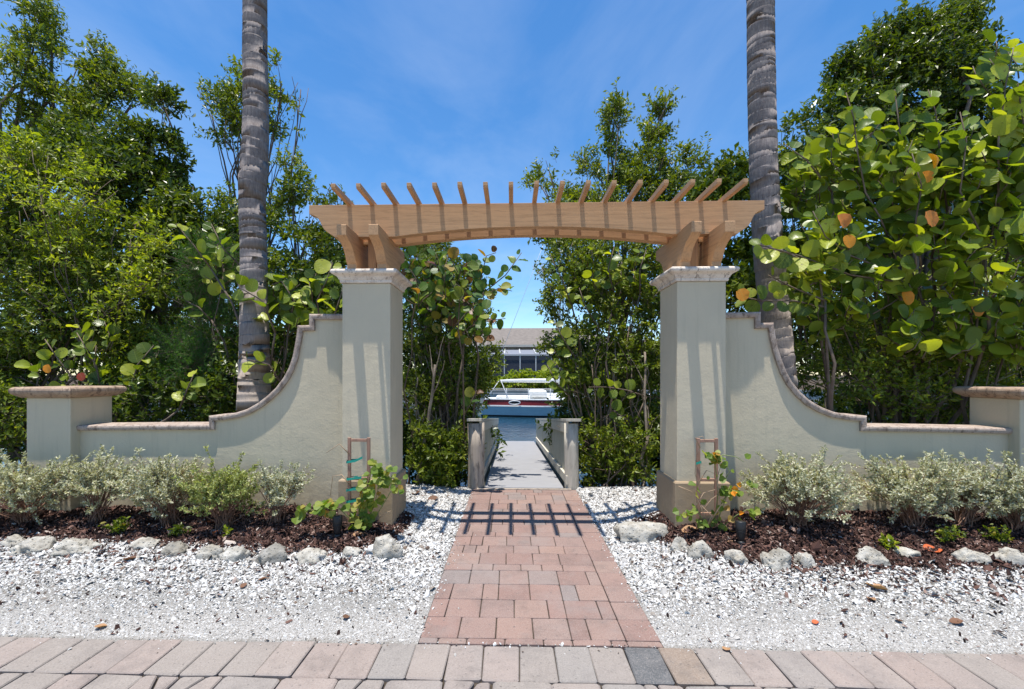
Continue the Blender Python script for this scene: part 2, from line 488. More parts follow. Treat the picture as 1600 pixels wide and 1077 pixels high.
def mulch_mat():
    t = NT('dark_bark_mulch')
    f = t.noise(45, 5, 0.75)
    col = t.ramp(f, [(0.3, (0.012, 0.007, 0.006)), (0.55, (0.05, 0.026, 0.02)), (0.8, (0.13, 0.07, 0.055))])
    return t.surf(col, 0.85, t.bump(f, 1.0, 0.03), 0.2)
M['mulch'] = mulch_mat()
def strip_mesh(name, xs, m):
    V, F = [], []
    ny = 12
    for x in xs:
        e = bed_edge(x) + 0.05 * math.sin(x * 5.3) + 0.03 * math.sin(x * 13.1)
        for k in range(ny):
            y = e + (WALL_Y + 0.15 - e) * k / (ny - 1)
            V.append((x, y, ghf(x, y) + (0.010 if k else 0.003)))
    n = len(xs)
    for i in range(n - 1):
        for k in range(ny - 1):
            a = i * ny + k; F.append((a, a + ny, a + ny + 1, a + 1))
    o = link_mesh(name, np_mesh(name, np.array(V), np.array(F), smooth=True), m); o['kind'] = 'structure'
    return o
mulch_l = strip_mesh('mulch_bed', np.linspace(-7.6, -1.02, 90), M['mulch'])
mulch_r = strip_mesh('mulch_bed', np.linspace(1.22, 7.6, 90), M['mulch'])

# ---- loose shells on the gravel, bark chips on the mulch (nobody could count them)
def chipmat(name, stops, rough=0.85):
    t = NT(name)
    col = t.ramp(t.attr('tint'), stops)
    return t.surf(col, rough, None, 0.2)
M['shell'] = chipmat('broken_white_shell', [(0.0, (0.05, 0.035, 0.03)), (0.045, (0.17, 0.12, 0.09)), (0.10, (0.24, 0.21, 0.18)), (0.25, (0.38, 0.36, 0.335)), (0.55, (0.50, 0.49, 0.47)), (1.0, (0.68, 0.675, 0.66))])
M['chip'] = chipmat('shredded_bark_chip', [(0.0, (0.012, 0.007, 0.006)), (0.5, (0.06, 0.03, 0.024)), (0.85, (0.14, 0.075, 0.058)), (0.97, (0.26, 0.18, 0.15)), (1.0, (0.5, 0.45, 0.4))])
OCT_V = np.array([(1, 0.1, 0), (0.25, 0.9, 0.05), (-0.85, 0.45, 0), (-0.7, -0.6, 0.05), (0.45, -0.85, 0), (0.05, 0.05, 1), (0, 0, -0.6)], float)
OCT_F = np.array([(0, 1, 5), (1, 2, 5), (2, 3, 5), (3, 4, 5), (4, 0, 5)], int)
def scatter(name, n, region, size, m, parent, sq=(0.25, 0.6), tint_bias=1.0, tilt=0.35, elong=1.0, lift=0.0, seed=1):
    rng = np.random.default_rng(seed)
    X, Y = region(rng, n); n = len(X)
    Z = gh(X, Y) + lift
    up = unit(np.stack([rng.normal(0, tilt, n), rng.normal(0, tilt, n), np.ones(n)], -1))
    A, B, C = frames(rand_dirs(n, rng), up)
    s = size(rng, n, Y)
    S = np.stack([s * elong, s * rng.uniform(0.55, 1.0, n), s * rng.uniform(*sq, n)], -1)
    P = np.stack([X, Y, Z + S[:, 2] * 0.3], -1)
    tint = rng.random(n) ** tint_bias
    V, F, t = instance_np(OCT_V, OCT_F, P, A, B, C, S, tint)
    o = link_mesh(name, np_mesh(name, V, F, t), m, parent)
    o['kind'] = 'stuff'
    return o
def bed_edge_np(X):
    return np.where(X < 0, np.interp(X, [-9, -4.5, -3, -2, -1.35, -1.12, -1.02], [3.95, 3.86, 3.80, 3.70, 3.68, 3.80, 4.22]),
                    np.interp(X, [1.22, 1.34, 1.6, 2.1, 3.0, 4.0, 9.0], [4.25, 4.02, 3.72, 3.50, 3.50, 3.53, 3.70]))
def gravel_region(rng, n):
    X = rng.uniform(-5.6, 5.4, n); Y = ROAD_Y + 0.02 + (6.05 - ROAD_Y) * rng.random(n)
    d = np.maximum(PATH0 - X, X - PATH1)
    be = np.where((X > -1.02) & (X < 1.22), 99, bed_edge_np(X)) + rng.normal(0.02, 0.07, n)
    mid = ((X > -1.25) & (X < 1.66) & (Y > 4.15)) | ((X > -1.9) & (X < 2.3) & (Y > 4.68))
    inside = (d > 0.012 * rng.normal(1, 1, n)) & ((Y < be) | mid)
    # thin out towards the road, where the shell is ground to sand
    dens = 0.62 + 0.38 * npsmooth(2.6, 3.35, Y + 0.25 * np.sin(X * 2.3) + rng.normal(0, 0.1, n))
    k = inside & (rng.random(n) < dens)
    return X[k], Y[k]
scatter('broken_shell', 400000, gravel_region, lambda r, n, Y: (0.0038 + 0.0047 * npsmooth(2.6, 3.5, Y)) * r.lognormal(0, 0.45, n), M['shell'], gravel, tint_bias=0.75, seed=3)
def few_region(rng, n):
    X, Y = gravel_region(rng, n); return X, Y
scatter('bark_crumb', 3200, few_region, lambda r, n, Y: 0.0075 * r.lognormal(0, 0.4, n), M['chip'], gravel, sq=(0.2, 0.4), tint_bias=1.6, elong=1.5, lift=0.006, seed=12)
def litter_region(rng, n):
    X, Y = gravel_region(rng, n)
    be = np.where((X > -1.02) & (X < 1.22), 99, bed_edge_np(X))
    k = rng.random(len(X)) < np.exp(-np.abs(be - Y) / 0.22)
    return X[k], Y[k]
scatter('bark_crumb', 60000, litter_region, lambda r, n, Y: 0.0085 * r.lognormal(0, 0.45, n), M['chip'], gravel, sq=(0.2, 0.5), tint_bias=1.0, elong=1.8, lift=0.011, seed=15)
def spill(name, n, parent, x0, x1, y0, y1, fall, seed):
    rng = np.random.default_rng(seed)
    e = rng.exponential(fall, n)
    if name == 'spilled_shell':
        X = np.where(rng.random(n) < 0.5, x0 + e, x1 - e); Y = rng.uniform(y0, y1, n)
    else:
        X = rng.uniform(x0, x1, n); Y = y1 - e
    k = (X > x0) & (X < x1) & (Y > y0) & (Y < y1); X, Y = X[k], Y[k]; n = len(X)
    A, B, C = frames(rand_dirs(n, rng), unit(np.stack([rng.normal(0, .2, n), rng.normal(0, .2, n), np.ones(n)], -1)))
    s = 0.0042 * rng.lognormal(0, 0.5, n)
    V, F, t = instance_np(OCT_V, OCT_F, np.stack([X, Y, np.full(n, 0.0015)], -1), A, B, C, np.stack([s, s * 0.7, s * 0.45], -1), rng.random(n) ** 1.3)
    o = link_mesh(name, np_mesh(name, V, F, t), M['shell'], parent); o['kind'] = 'stuff'
def mulch_region(side):
    def f(rng, n):
        X = rng.uniform(-5.4, -1.02, n) if side < 0 else rng.uniform(1.22, 5.2, n)
        e = bed_edge_np(X); Y = e + rng.normal(0, 0.05, n) + (WALL_Y - e) * rng.random(n)
        k = Y < WALL_Y + 0.05
        return X[k], Y[k]
    return f
for mb, sd in ((mulch_l, -1), (mulch_r, 1)):
    scatter('bark_chip', 27000, mulch_region(sd), lambda r, n, Y: 0.0082 * r.lognormal(0, 0.45, n), M['chip'], mb, sq=(0.15, 0.5), tilt=0.6, elong=1.9, lift=0.012, seed=20 + sd)

# ---- water
def water_mat():
    t = NT('rippled_canal_water')
    f = t.noise(3.2, 4, 0.6, t.mapped((1.0, 0.42, 1)))
    b = t.surf((0.012, 0.045, 0.075), 0.08, t.bump(f, 0.40, 0.10, t.bump(t.noise(11, 3, 0.6, t.mapped((1, 0.5, 1))), 0.3, 0.03)), 0.5)
    return b
M['water'] = water_mat()
WATER_Z = -0.80
mb = MB(); mb.add([(-400, 6.0, WATER_Z), (400, 6.0, WATER_Z), (400, 33.2, WATER_Z), (-400, 33.2, WATER_Z)], [(0, 1, 2, 3)])
w = mb.build('canal_water', M['water']); w['kind'] = 'structure'
M['concrete'] = plain('weathered_concrete', (0.36, 0.34, 0.31), 0.9, 0.15, 0.2, 2)
mb = MB(); mb.box(-120, 120, 33.15, 33.5, -1.8, 0.32); mb.box(-120, 120, 33.08, 33.6, 0.322, 0.44)
tag(mb.build('seawall', M['concrete'], origin=(0, 33.3, -0.8)), 'grey concrete seawall along the far bank of the canal', 'seawall')

# ================================================================== ROAD AND PATH
def paver_mat(name, stops, spot=(0.10, 0.09, 0.085), rough=0.9):
    t = NT(name)
    r = t.objrand()
    base = t.ramp(r, stops)
    base = t.mix(t.rng(t.noise(5, 4, 0.65), 0.35, 0.75, 0, 0.5), base, t.mix(1.0, base, (0.80, 0.78, 0.78), 'MULTIPLY'))
    grain = t.noise(120, 4, 0.85)
    base = t.mix(t.rng(grain, 0.5, 0.72, 0, 0.65), base, (0.38, 0.34, 0.31))
    base = t.mix(t.rng(grain, 0.30, 0.44, 0.75, 0), base, spot)
    base = t.mix(t.rng(t.noise(48, 3, 0.6), 0.64, 0.70, 0, 0.8), base, spot)
    base = t.mix(t.rng(t.noise(3.1, 5, 0.75), 0.50, 0.68, 0, 0.35), base, spot)
    base = t.mix(t.rng(t.noise(1.9, 4, 0.7), 0.50, 0.72, 0, 0.45), base, (0.25, 0.225, 0.21))
    base = t.mix(t.rng(t.noise(5.3, 5, 0.75), 0.56, 0.72, 0, 0.4), base, t.mix(1.0, base, (0.55, 0.55, 0.56), 'MULTIPLY'))
    return t.surf(base, rough, t.bump(grain, 0.45, 0.004, t.bump(t.noise(16, 3), 0.25, 0.006)), 0.15)
M['brick'] = paver_mat('red_concrete_paver', [(0.0, (0.225, 0.148, 0.126)), (0.2, (0.255, 0.160, 0.134)), (0.45, (0.270, 0.182, 0.153)), (0.65, (0.245, 0.170, 0.147)), (0.82, (0.285, 0.188, 0.152)), (0.95, (0.235, 0.182, 0.163)), (1.0, (0.205, 0.180, 0.172))])
M['paver'] = paver_mat('grey_tumbled_paver', [(0.0, (0.255, 0.225, 0.20)), (0.3, (0.285, 0.25, 0.222)), (0.6, (0.305, 0.247, 0.217)), (0.8, (0.26, 0.238, 0.217)), (1.0, (0.30, 0.232, 0.20))], spot=(0.11, 0.10, 0.095))
M['paver_dark'] = paver_mat('charcoal_tumbled_paver', [(0.0, (0.11, 0.113, 0.116)), (1.0, (0.125, 0.128, 0.13))], spot=(0.05, 0.05, 0.055))
M['paver_tan'] = paver_mat('tan_tumbled_paver', [(0.0, (0.245, 0.19, 0.148)), (1.0, (0.25, 0.195, 0.152))])
def joint_mat():
    t = NT('sandy_joint')
    f = t.noise(30, 4, 0.7)
    col = t.ramp(f, [(0.3, (0.022, 0.018, 0.014)), (0.6, (0.075, 0.06, 0.045)), (0.8, (0.16, 0.13, 0.10))])
    return t.surf(col, 0.95, t.bump(f, 0.8, 0.01), 0.1)
M['joint'] = joint_mat()
def roadfar_mat():
    t = NT('paved_road_beyond')
    br = t.n('TexBrick'); br.inputs['Scale'].default_value = 5.0
    br.inputs['Color1'].default_value = (0.36, 0.32, 0.295, 1); br.inputs['Color2'].default_value = (0.31, 0.28, 0.265, 1); br.inputs['Mortar'].default_value = (0.06, 0.05, 0.045, 1)
    br.inputs['Mortar Size'].default_value = 0.012
    t.l(t.pos(), br.inputs['Vector'])
    return t.surf(br.outputs['Color'], 0.9, t.bump(br.outputs['Fac'], 0.4, -0.01), 0.15)
M['road_far'] = roadfar_mat()
mb = MB(); mb.add([(-14, 1.2, -0.022), (14, 1.2, -0.022), (14, ROAD_Y + 0.02, -0.022), (-14, ROAD_Y + 0.02, -0.022)], [(0, 1, 2, 3)])
road = mb.build('road', M['joint']); road['kind'] = 'structure'
mb = MB(); mb.box(-30, 30, -5, 1.215, -0.04, -0.004)
mb.build('road_surface', M['road_far'])['kind'] = 'structure'
mb = MB(); mb.add([(PATH0 - 0.01, ROAD_Y + 0.02, -0.014), (PATH1 + 0.01, ROAD_Y + 0.02, -0.014), (PATH1 + 0.01, PATH_END + 0.1, -0.014), (PATH0 - 0.01, PATH_END + 0.1, -0.014)], [(0, 1, 2, 3)])
path = mb.build('brick_path', M['joint']); path['kind'] = 'structure'

def paver_mesh(name, w, d, m, cham=0.006, jit=0.0, h=0.06, seed=0, corners=None):
    """a paver centred on its own base; top at z=0, chamfered, corners knocked about by jit"""
    r = random.Random(seed)
    c4 = corners or [(-w / 2, -d / 2), (w / 2, -d / 2), (w / 2, d / 2), (-w / 2, d / 2)]
    c4 = [(x + r.uniform(-jit, jit), y + r.uniform(-jit, jit)) for x, y in c4]
    # each corner is clipped: 8-gon
    def octo(ins, k):
        out = []
        n = len(c4)
        cx = sum(p[0] for p in c4) / n; cy = sum(p[1] for p in c4) / n
        for i in range(n):
            p, a, b = Vector(c4[i]), Vector(c4[i - 1]), Vector(c4[(i + 1) % n])
            c = Vector((cx, cy))
            q = p + (c - p).normalized() * ins * 1.35
            e1 = (a - p).normalized(); e2 = (b - p).normalized()
            out.append(q + e1 * k); out.append(q + e2 * k)
        return out
    k = cham * 1.1 + jit * 0.5
    o1, o2 = octo(0, k), octo(cham, k * 0.85)
    n = len(o1)
    V = [(p.x, p.y, -h) for p in o1] + [(p.x, p.y, -cham * 0.8) for p in o1] + [(p.x, p.y, 0) for p in o2]
    F = []
    for i in range(n):
        j = (i + 1) % n
        F.append((i, j, n + j, n + i)); F.append((n + i, n + j, 2 * n + j, 2 * n + i))
    F.append(tuple(range(2 * n, 3 * n)))
    me = bpy.data.meshes.new(name); me.from_pydata(V, [], F); me.materials.append(m)
    return me
def lay(me, name, parent, x, y, rz=0.0, zj=0.002, tilt=0.004):
    o = bpy.data.objects.new(name, me); COL.objects.link(o); o.parent = parent
    o.location = (x, y, random.uniform(-zj, zj)); o.rotation_euler = (random.gauss(0, tilt), random.gauss(0, tilt), rz)
    return o
# brick path: rows of square and half pavers, an upright course along the right edge
GAP = 0.005
rows = [0.056, 0.222, 0.222, 0.222, 0.222, 0.112, 0.222, 0.167, 0.222, 0.112, 0.222, 0.167, 0.222, 0.112, 0.222, 0.167, 0.222, 0.112, 0.15]
scale_rows = (PATH_END - ROAD_Y) / sum(rows)
cache = {}
def brick(w, d):
    k = (round(w, 3), round(d, 3), random.randrange(3))
    if k not in cache: cache[k] = paver_mesh('brick', w - GAP, d - GAP, M['brick'], 0.0045, 0.0016, seed=hash(k) % 999)
    return cache[k]
y = ROAD_Y
for ri, d in enumerate(rows):
    d *= scale_rows
    x = PATH0
    edge = PATH1 - 0.20
    big = d > 0.15
    first = random.choice((0.222, 0.16, 0.112, 0.27)) if ri != 1 else 0.222
    k = 0
    while x < edge - 0.02:
        wdt = first if k == 0 else (random.choice((0.222, 0.222, 0.222, 0.222, 0.112)) if big else random.choice((0.222, 0.222, 0.167)))
        if x + wdt > edge - 0.06: wdt = edge - x
        wdt = round(wdt / 0.004) * 0.004 if x + wdt < edge - 0.001 else wdt
        lay(brick(wdt, d), 'brick', path, x + wdt / 2, y + d / 2, random.gauss(0, 0.004), 0.0015)
        x += wdt; k += 1
    y += d
y = ROAD_Y
for i, d in enumerate([0.056] + [0.222] * 15 + [0.06]):
    if y + d > PATH_END: d = PATH_END - y
    if d < 0.02: break
    lay(brick(0.20, d), 'brick', path, PATH1 - 0.10, y + d / 2, random.gauss(0, 0.004), 0.0015); y += d
# tiny weeds in the joints
def leaf_tuft(P0, n, L, rng):
    P = np.repeat(np.array([P0]), n, 0) + rng.normal(0, 0.008, (n, 3)) * np.array([1, 1, 0])
    D = unit(np.stack([rng.normal(0, 1, n), rng.normal(0, 1, n), rng.uniform(0.2, 1.2, n)], -1))
    return P, D
# road border: upright course of large tumbled pavers, then broken random pavers
sold = [paver_mesh('paver', 0.192, 0.292, M['paver'], 0.007, 0.004, seed=40 + i) for i in range(9)]
solddk = paver_mesh('paver', 0.192, 0.292, M['paver_dark'], 0.007, 0.004, seed=60)
soldtan = paver_mesh('paver', 0.192, 0.292, M['paver_tan'], 0.007, 0.004, seed=61)
x0 = xat(643, 2.4)
for i in range(-26, 26):
    me = random.choice(sold)
    if i == 6: me = solddk
    if i == 7: me = soldtan
    lay(me, 'paver', road, x0 + (i + 0.5) * 0.1965, (ROAD_Y + BORDER_Y) / 2 + random.gauss(0, 0.002) - 0.003, random.gauss(0, 0.008) + (math.pi if i % 2 else 0), 0.003, 0.006)
yrow = BORDER_Y - 0.006
for r in range(4):
    dep = (0.20, 0.17, 0.21, 0.18)[r]
    x = -4.0 - r * 0.07
    while x < 4.0:
        wdt = random.choice((0.2, 0.24, 0.17, 0.30, 0.22))
        if random.random() < 0.35:   # a paver broken in two across a slant
            c = wdt * random.uniform(0.35, 0.65); s_ = random.uniform(-0.06, 0.06)
            A_ = [(-wdt / 2, -dep / 2), (-wdt / 2 + c + s_ - .006, -dep / 2), (-wdt / 2 + c - s_ - .006, dep / 2), (-wdt / 2, dep / 2)]
            B_ = [(-wdt / 2 + c + s_ + .006, -dep / 2), (wdt / 2 - .01, -dep / 2), (wdt / 2 - .01, dep / 2), (-wdt / 2 + c - s_ + .006, dep / 2)]
            for cc in (A_, B_):
                lay(paver_mesh('paver', 0, 0, M['paver'], 0.009, 0.004, seed=random.randrange(9999), corners=cc), 'paver', road, x + wdt / 2, yrow - dep / 2, 0, 0.003, 0.006)
        else:
            lay(paver_mesh('paver', wdt - 0.008, dep - 0.008, M['paver'], 0.008, 0.008, seed=random.randrange(9999)), 'paver', road, x + wdt / 2, yrow - dep / 2, random.gauss(0, 0.012), 0.003, 0.008)
        x += wdt
    yrow -= dep

spill('spilled_shell', 600, path, PATH0, PATH1, ROAD_Y + 0.06, PATH_END - 0.05, 0.035, 5)
spill('spilled_grit', 600, road, -4.5, 4.5, BORDER_Y, ROAD_Y + 0.01, 0.03, 6)

# ================================================================== GATE PILLARS
def sweep_square(mb, x0, x1, y0, y1, prof, zbase):
    """moulding: profile (offset outwards, height) swept round a rectangle and closed on top"""
    rings = []
    for off, z in prof:
        rings.append([(x0 - off, y0 - off, zbase + z), (x1 + off, y0 - off, zbase + z), (x1 + off, y1 + off, zbase + z), (x0 - off, y1 + off, zbase + z)])
    vs = [p for r in rings for p in r]
    fs = []
    for i in range(len(rings) - 1):
        for k in range(4):
            a, b = i * 4 + k, i * 4 + (k + 1) % 4
            fs.append((a, b, b + 4, a + 4))
    fs.append((3, 2, 1, 0)); n = (len(rings) - 1) * 4; fs.append((n, n + 1, n + 2, n + 3))
    mb.add(vs, fs)
CAP_PROF = [(-0.02, 0.0), (0.014, 0.0), (0.018, 0.012), (0.018, 0.030), (0.026, 0.034), (0.030, 0.046), (0.040, 0.060), (0.056, 0.070), (0.066, 0.074),
            (0.076, 0.079), (0.083, 0.088), (0.085, 0.100), (0.082, 0.112), (0.074, 0.120), (0.060, 0.125)]
PIL_Y0, PIL_Y1 = 4.19, 4.67
CAPZ = 2.428
PILL = [(xat(534.6, PIL_Y0), xat(610, PIL_Y0)), (xat(1058, PIL_Y0), xat(1134.5, PIL_Y0))]
def pillar(x0, x1, label, side):
    cx, cy = (x0 + x1) / 2, (PIL_Y0 + PIL_Y1) / 2
    t = thing('gate_pillar', label, 'pillar', (cx, cy, 0), 'pillars of the garden arch')
    mb = MB(); mb.box(x0, x1, PIL_Y0, PIL_Y1, -0.1, CAPZ); mb.build('shaft', M['stucco'], t, bevel=0.008)
    mb = MB(); sweep_square(mb, x0, x1, PIL_Y0, PIL_Y1, CAP_PROF, CAPZ); mb.build('cap', M['cap'], t, bevel=0.003)
    mb = MB()
    o = 0.028
    prof = [(o, -0.1), (o, 0.535), (o - 0.008, 0.547), (0.003, 0.552)]
    sweep_square(mb, x0, x1, PIL_Y0, PIL_Y1, prof, 0.0)
    mb.build('plinth', M['plinth'], t, bevel=0.004)
    return t
pillar(*PILL[0], 'sage stucco gate pillar left of the path, behind the leafy trellis', -1)
pillar(*PILL[1], 'sage stucco gate pillar right of the path, behind the withered trellis', 1)

# ================================================================== TIMBER ARCH
B0, B1 = xat(483.0, 4.26), xat(1194.5, 4.26)      # beam ends
BT, BB = 3.207, 2.892                              # beam top and underside
arch = thing('timber_arch', 'brown timber pergola arch of two curved beams resting on the gate pillars', 'arch', ((B0 + B1) / 2, 4.43, 2.553))
def beam_outline():
    L = [(0, 0), (0, 0.085), (0.018, 0.092), (0.05, 0.102), (0.085, 0.125), (0.108, 0.160), (0.125, 0.200), (0.150, 0.240), (0.19, 0.272), (0.225, 0.292), (0.25, BT - BB)]
    left = [(B0 + dx, BT - dz) for dx, dz in L]
    right = [(B1 - dx, BT - dz) for dx, dz in L][::-1]
    a0, a1 = PILL[0][1] + 0.02, PILL[1][0] - 0.02
    arc = []
    for k in range(0, 33):
        u = k / 32
        arc.append((a0 + (a1 - a0) * u, BB + 0.086 * (1 - (2 * u - 1) ** 2)))
    return left + arc + right
for y0 in (4.258, 4.518):
    mb = MB(); mb.prism(beam_outline(), lambda u, v, d: Vector((u, d, v)), y0, y0 + 0.085)
    mb.build('beam', M['timber_x'], arch, bevel=0.003)
# rafters: share one mesh
NR = 17
rx0, rx1 = -1.586, xat(1131.5, 4.26)
me = None
for i in range(NR):
    x = rx0 + (rx1 - rx0) * i / (NR - 1)
    if me is None:
        mb = MB()
        mb.prism([(3.885, 0.0), (3.872, 0.016), (3.872, 0.046), (4.935, 0.046), (4.935, 0.016), (4.922, 0.0)], lambda u, v, d: Vector((x + d, u, BT + v - 0.006)), -0.020, 0.020)
        o = mb.build('rafter', M['timber_y'], arch, bevel=0.002); me = o.data; ox = x
    else:
        o2 = o.copy(); COL.objects.link(o2); o2.parent = arch; o2.location = (x - ox, random.uniform(-0.006, 0.006), random.uniform(-0.001, 0.003))
# corbels and posts
def corbel(xc):
    half = [(4.205, 2.553), (4.205, 2.618), (4.192, 2.625), (4.172, 2.650), (4.150, 2.690), (4.120, 2.725), (4.080, 2.755), (4.035, 2.775), (3.995, 2.790), (3.965, 2.805), (3.945, 2.812), (3.945, 2.905), (3.950, 2.910)]
    mirr = [(8.86 - a, b) for a, b in half[::-1]]
    mb = MB(); mb.prism(half + mirr, lambda u, v, d: Vector((xc + d, u, v)), -0.045, 0.045)
    return mb.build('corbel', M['timber_y'], arch, bevel=0.003)
for a, b in PILL:
    c = (a + b) / 2
    corbel(c - 0.146); corbel(c + 0.146)
    mb = MB(); mb.box(c - 0.042, c + 0.042, 4.37, 4.49, 2.553, 2.93); mb.build('post', M['timber_z'], arch, bevel=0.003)
    mb = MB(); mb.box(c - 0.0995, c + 0.0995, 4.40, 4.46, 2.86, 2.889); mb.build('cross_piece', M['timber_x'], arch, bevel=0.002)

# ================================================================== GARDEN WALLS
def wall(label, pts, x_in, x_out, sgn):
    """pts: top edge of the coping from the gate pillar outwards (X, Z)"""
    t = thing('garden_wall', label, 'wall', ((x_in + x_out) / 2, WALL_Y + 0.1, 0), 'curved garden walls')
    YB = WALL_Y + 0.22
    ct, ov = 0.055, 0.036
    # lower the top edge by the coping's thickness, measured square to the edge
    P = [Vector(p) for p in pts]
    def offset(P, d):
        out = []
        for i, p in enumerate(P):
            a = (p - P[i - 1]).normalized() if i > 0 else None
            b = (P[i + 1] - p).normalized() if i < len(P) - 1 else None
            if a is None: a = b
            if b is None: b = a
            na, nb = Vector((-a.y, a.x)), Vector((-b.y, b.x))
            n = (na + nb)
            n = n / max(0.35, n.length_squared) * 2
            out.append(p + n * d)
        return out
    inner = offset(P, ct * sgn)
    body = [(x_in, -0.15)] + [(p.x, p.y) for p in inner] + [(x_out, -0.15)]
    body = [(min(max(u, min(x_in, x_out)), max(x_in, x_out)), v) for u, v in body]
    mb = MB(); mb.prism(body, lambda u, v, d: Vector((u, d, v)), WALL_Y, YB)
    mb.build('wall_body', M['stucco'], t)
    # coping: rounded section swept along the edge
    mb = MB()
    sec = [(-ov + 0.008, ct), (-ov, ct * 0.72), (-ov - 0.003, ct * 0.45), (-ov, ct * 0.18), (-ov + 0.014, 0.0)]
    prof = [(WALL_Y + a, b) for a, b in sec] + [(YB - a, b) for a, b in sec[::-1]]
    rings = []
    for yv, dep in prof:
        off = offset(P, dep * sgn)
        rings.append([Vector((p.x, yv, p.y)) for p in off])
    n, k = len(P), len(prof)
    vs = [rings[j][i] for i in range(n) for j in range(k)]
    fs = []
    for i in range(n - 1):
        for j in range(k):
            a, b = i * k + j, i * k + (j + 1) % k
            fs.append((a, b, b + k, a + k))
    fs.append(tuple(range(k))); fs.append(tuple(range((n - 1) * k, n * k)))
    mb.add(vs, fs)
    mb.build('coping', M['coping'], t)
    return t
def edge_pts(pix):
    out = []
    for px, py in pix:
        p = at(px, py, WALL_Y - 0.036); out.append((p.x, p.z))
    return out
LW = [(533, 490.5), (482, 490.5), (482, 508), (464, 508.5), (462.5, 522), (459.5, 540), (456, 558), (450, 575), (441.5, 591), (430, 606), (417, 618.5), (402, 630), (385, 639.5), (368, 645), (347, 648.5), (325, 650), (325, 663.5), (240, 664), (124, 665)]
RW = [(1136, 488.5), (1190, 487), (1190, 504.5), (1210, 504), (1211.5, 515), (1214, 530), (1218, 547), (1223.5, 564), (1230, 581), (1239, 597), (1251, 612), (1266, 625.5), (1284, 636), (1304, 644), (1330, 648.5), (1356, 650), (1356, 665.5), (1460, 667), (1577, 669.5)]
wl_pts, wr_pts = edge_pts(LW), edge_pts(RW)
END_Y0, END_Y1 = 4.35, 4.82
EL1 = xat(110, END_Y0); EL0 = EL1 - 0.46
ER0 = xat(1594, END_Y0); ER1 = ER0 + 0.46
wl_pts[-1] = (EL1 - 0.01, wl_pts[-1][1]); wr_pts[-1] = (ER0 + 0.01, wr_pts[-1][1])
wl_pts[0] = (PILL[0][0] + 0.01, wl_pts[0][1]); wr_pts[0] = (PILL[1][1] - 0.01, wr_pts[0][1])
wall('low sage stucco wall sweeping up to the left gate pillar, palm trunk behind it', wl_pts, PILL[0][0] + 0.01, EL1 - 0.01, 1)
wall('low sage stucco wall sweeping up to the right gate pillar, sea grape behind it', wr_pts, PILL[1][1] - 0.01, ER0 + 0.01, -1)
ECZ = 1.318
EPROF = [(-0.02, 0.0), (0.02, 0.0), (0.032, 0.006), (0.050, 0.018), (0.066, 0.030), (0.080, 0.044), (0.088, 0.060), (0.090, 0.076), (0.086, 0.092), (0.074, 0.104), (0.055, 0.110)]
def endpillar(x0, x1, label):
    t = thing('end_pillar', label, 'pillar', ((x0 + x1) / 2, (END_Y0 + END_Y1) / 2, 0), 'short pillars at the ends of the walls')
    mb = MB(); mb.box(x0, x1, END_Y0, END_Y1, -0.1, ECZ); mb.build('shaft', M['stucco'], t, bevel=0.008)
    mb = MB(); sweep_square(mb, x0, x1, END_Y0, END_Y1, EPROF, ECZ); mb.build('cap', M['cap_brown'], t, bevel=0.003)
endpillar(EL0, EL1, 'short stucco pillar with thick stone cap at far left, ending the wall')
endpillar(ER0, ER1, 'short stucco pillar with thick stone cap cut off by the right edge')

# ================================================================== FOOTBRIDGE
def deck_mat():
    t = NT('grey_deck_board')
    g = t.noise(4, 5, 0.6, t.mapped((1, 20, 1)))
    col = t.ramp(g, [(0.3, (0.23, 0.23, 0.24)), (0.7, (0.31, 0.31, 0.32))])
    col = t.mix(t.rng(t.noise(3, 4), 0.55, 0.75, 0, 0.35), col, (0.25, 0.24, 0.24))
    return t.surf(col, 0.8, t.bump(g, 0.3, 0.004), 0.2)
M['deck'] = deck_mat()
def grey_timber(name, c, stain):
    t = NT(name)
    g = t.noise(4, 5, 0.65, t.mapped((10, 10, 0.6)))
    col = t.ramp(g, [(0.25, tuple(x * 0.72 for x in c)), (0.55, c), (0.8, tuple(x * 1.12 for x in c))])
    col = t.mix(t.rng(t.noise(5, 5, 0.7, t.mapped((3, 3, 1))), 0.52, 0.68, 0, stain), col, (0.09, 0.075, 0.06))
    return t.surf(col, 0.85, t.bump(g, 0.4, 0.006), 0.15)
M['rail_paint'] = grey_timber('weathered_beige_paint', (0.60, 0.555, 0.46), 0.25)
M['rail_picket'] = grey_timber('grey_green_picket_paint', (0.46, 0.445, 0.36), 0.3)
M['pile'] = grey_timber('weathered_timber_pile', (0.44, 0.37, 0.30), 0.8)
M['pile_pale'] = grey_timber('pale_timber_pile', (0.58, 0.53, 0.44), 0.3)
BX0, BX1 = xat(757, 6.04), xat(880, 6.04)
BY0, BY1 = 6.0, 14.0
def deck_z(y): return 0.025 - 0.575 * smooth(0, 1, 0) - 0.072 * (y - BY0)
bridge = thing('footbridge', 'narrow grey boarded footbridge with side rails sloping down to the water', 'footbridge', ((BX0 + BX1) / 2, BY0, 0))
slope = math.atan(0.072)
nb = 55
bd = (BY1 - BY0) / nb
bme = None
for i in range(nb):
    y = BY0 + (i + 0.5) * bd
    if bme is None:
        mb = MB(); mb.cbox(BX0, BX1, y - bd / 2 + 0.005, y + bd / 2 - 0.005, deck_z(y) - 0.03, deck_z(y), 0.003)
        ob = mb.build('deck_board', M['deck'], bridge); bme = ob; oy = y
    else:
        o2 = ob.copy(); COL.objects.link(o2); o2.parent = bridge; o2.location = (0, y - oy, deck_z(y) - deck_z(oy))
mb = MB()
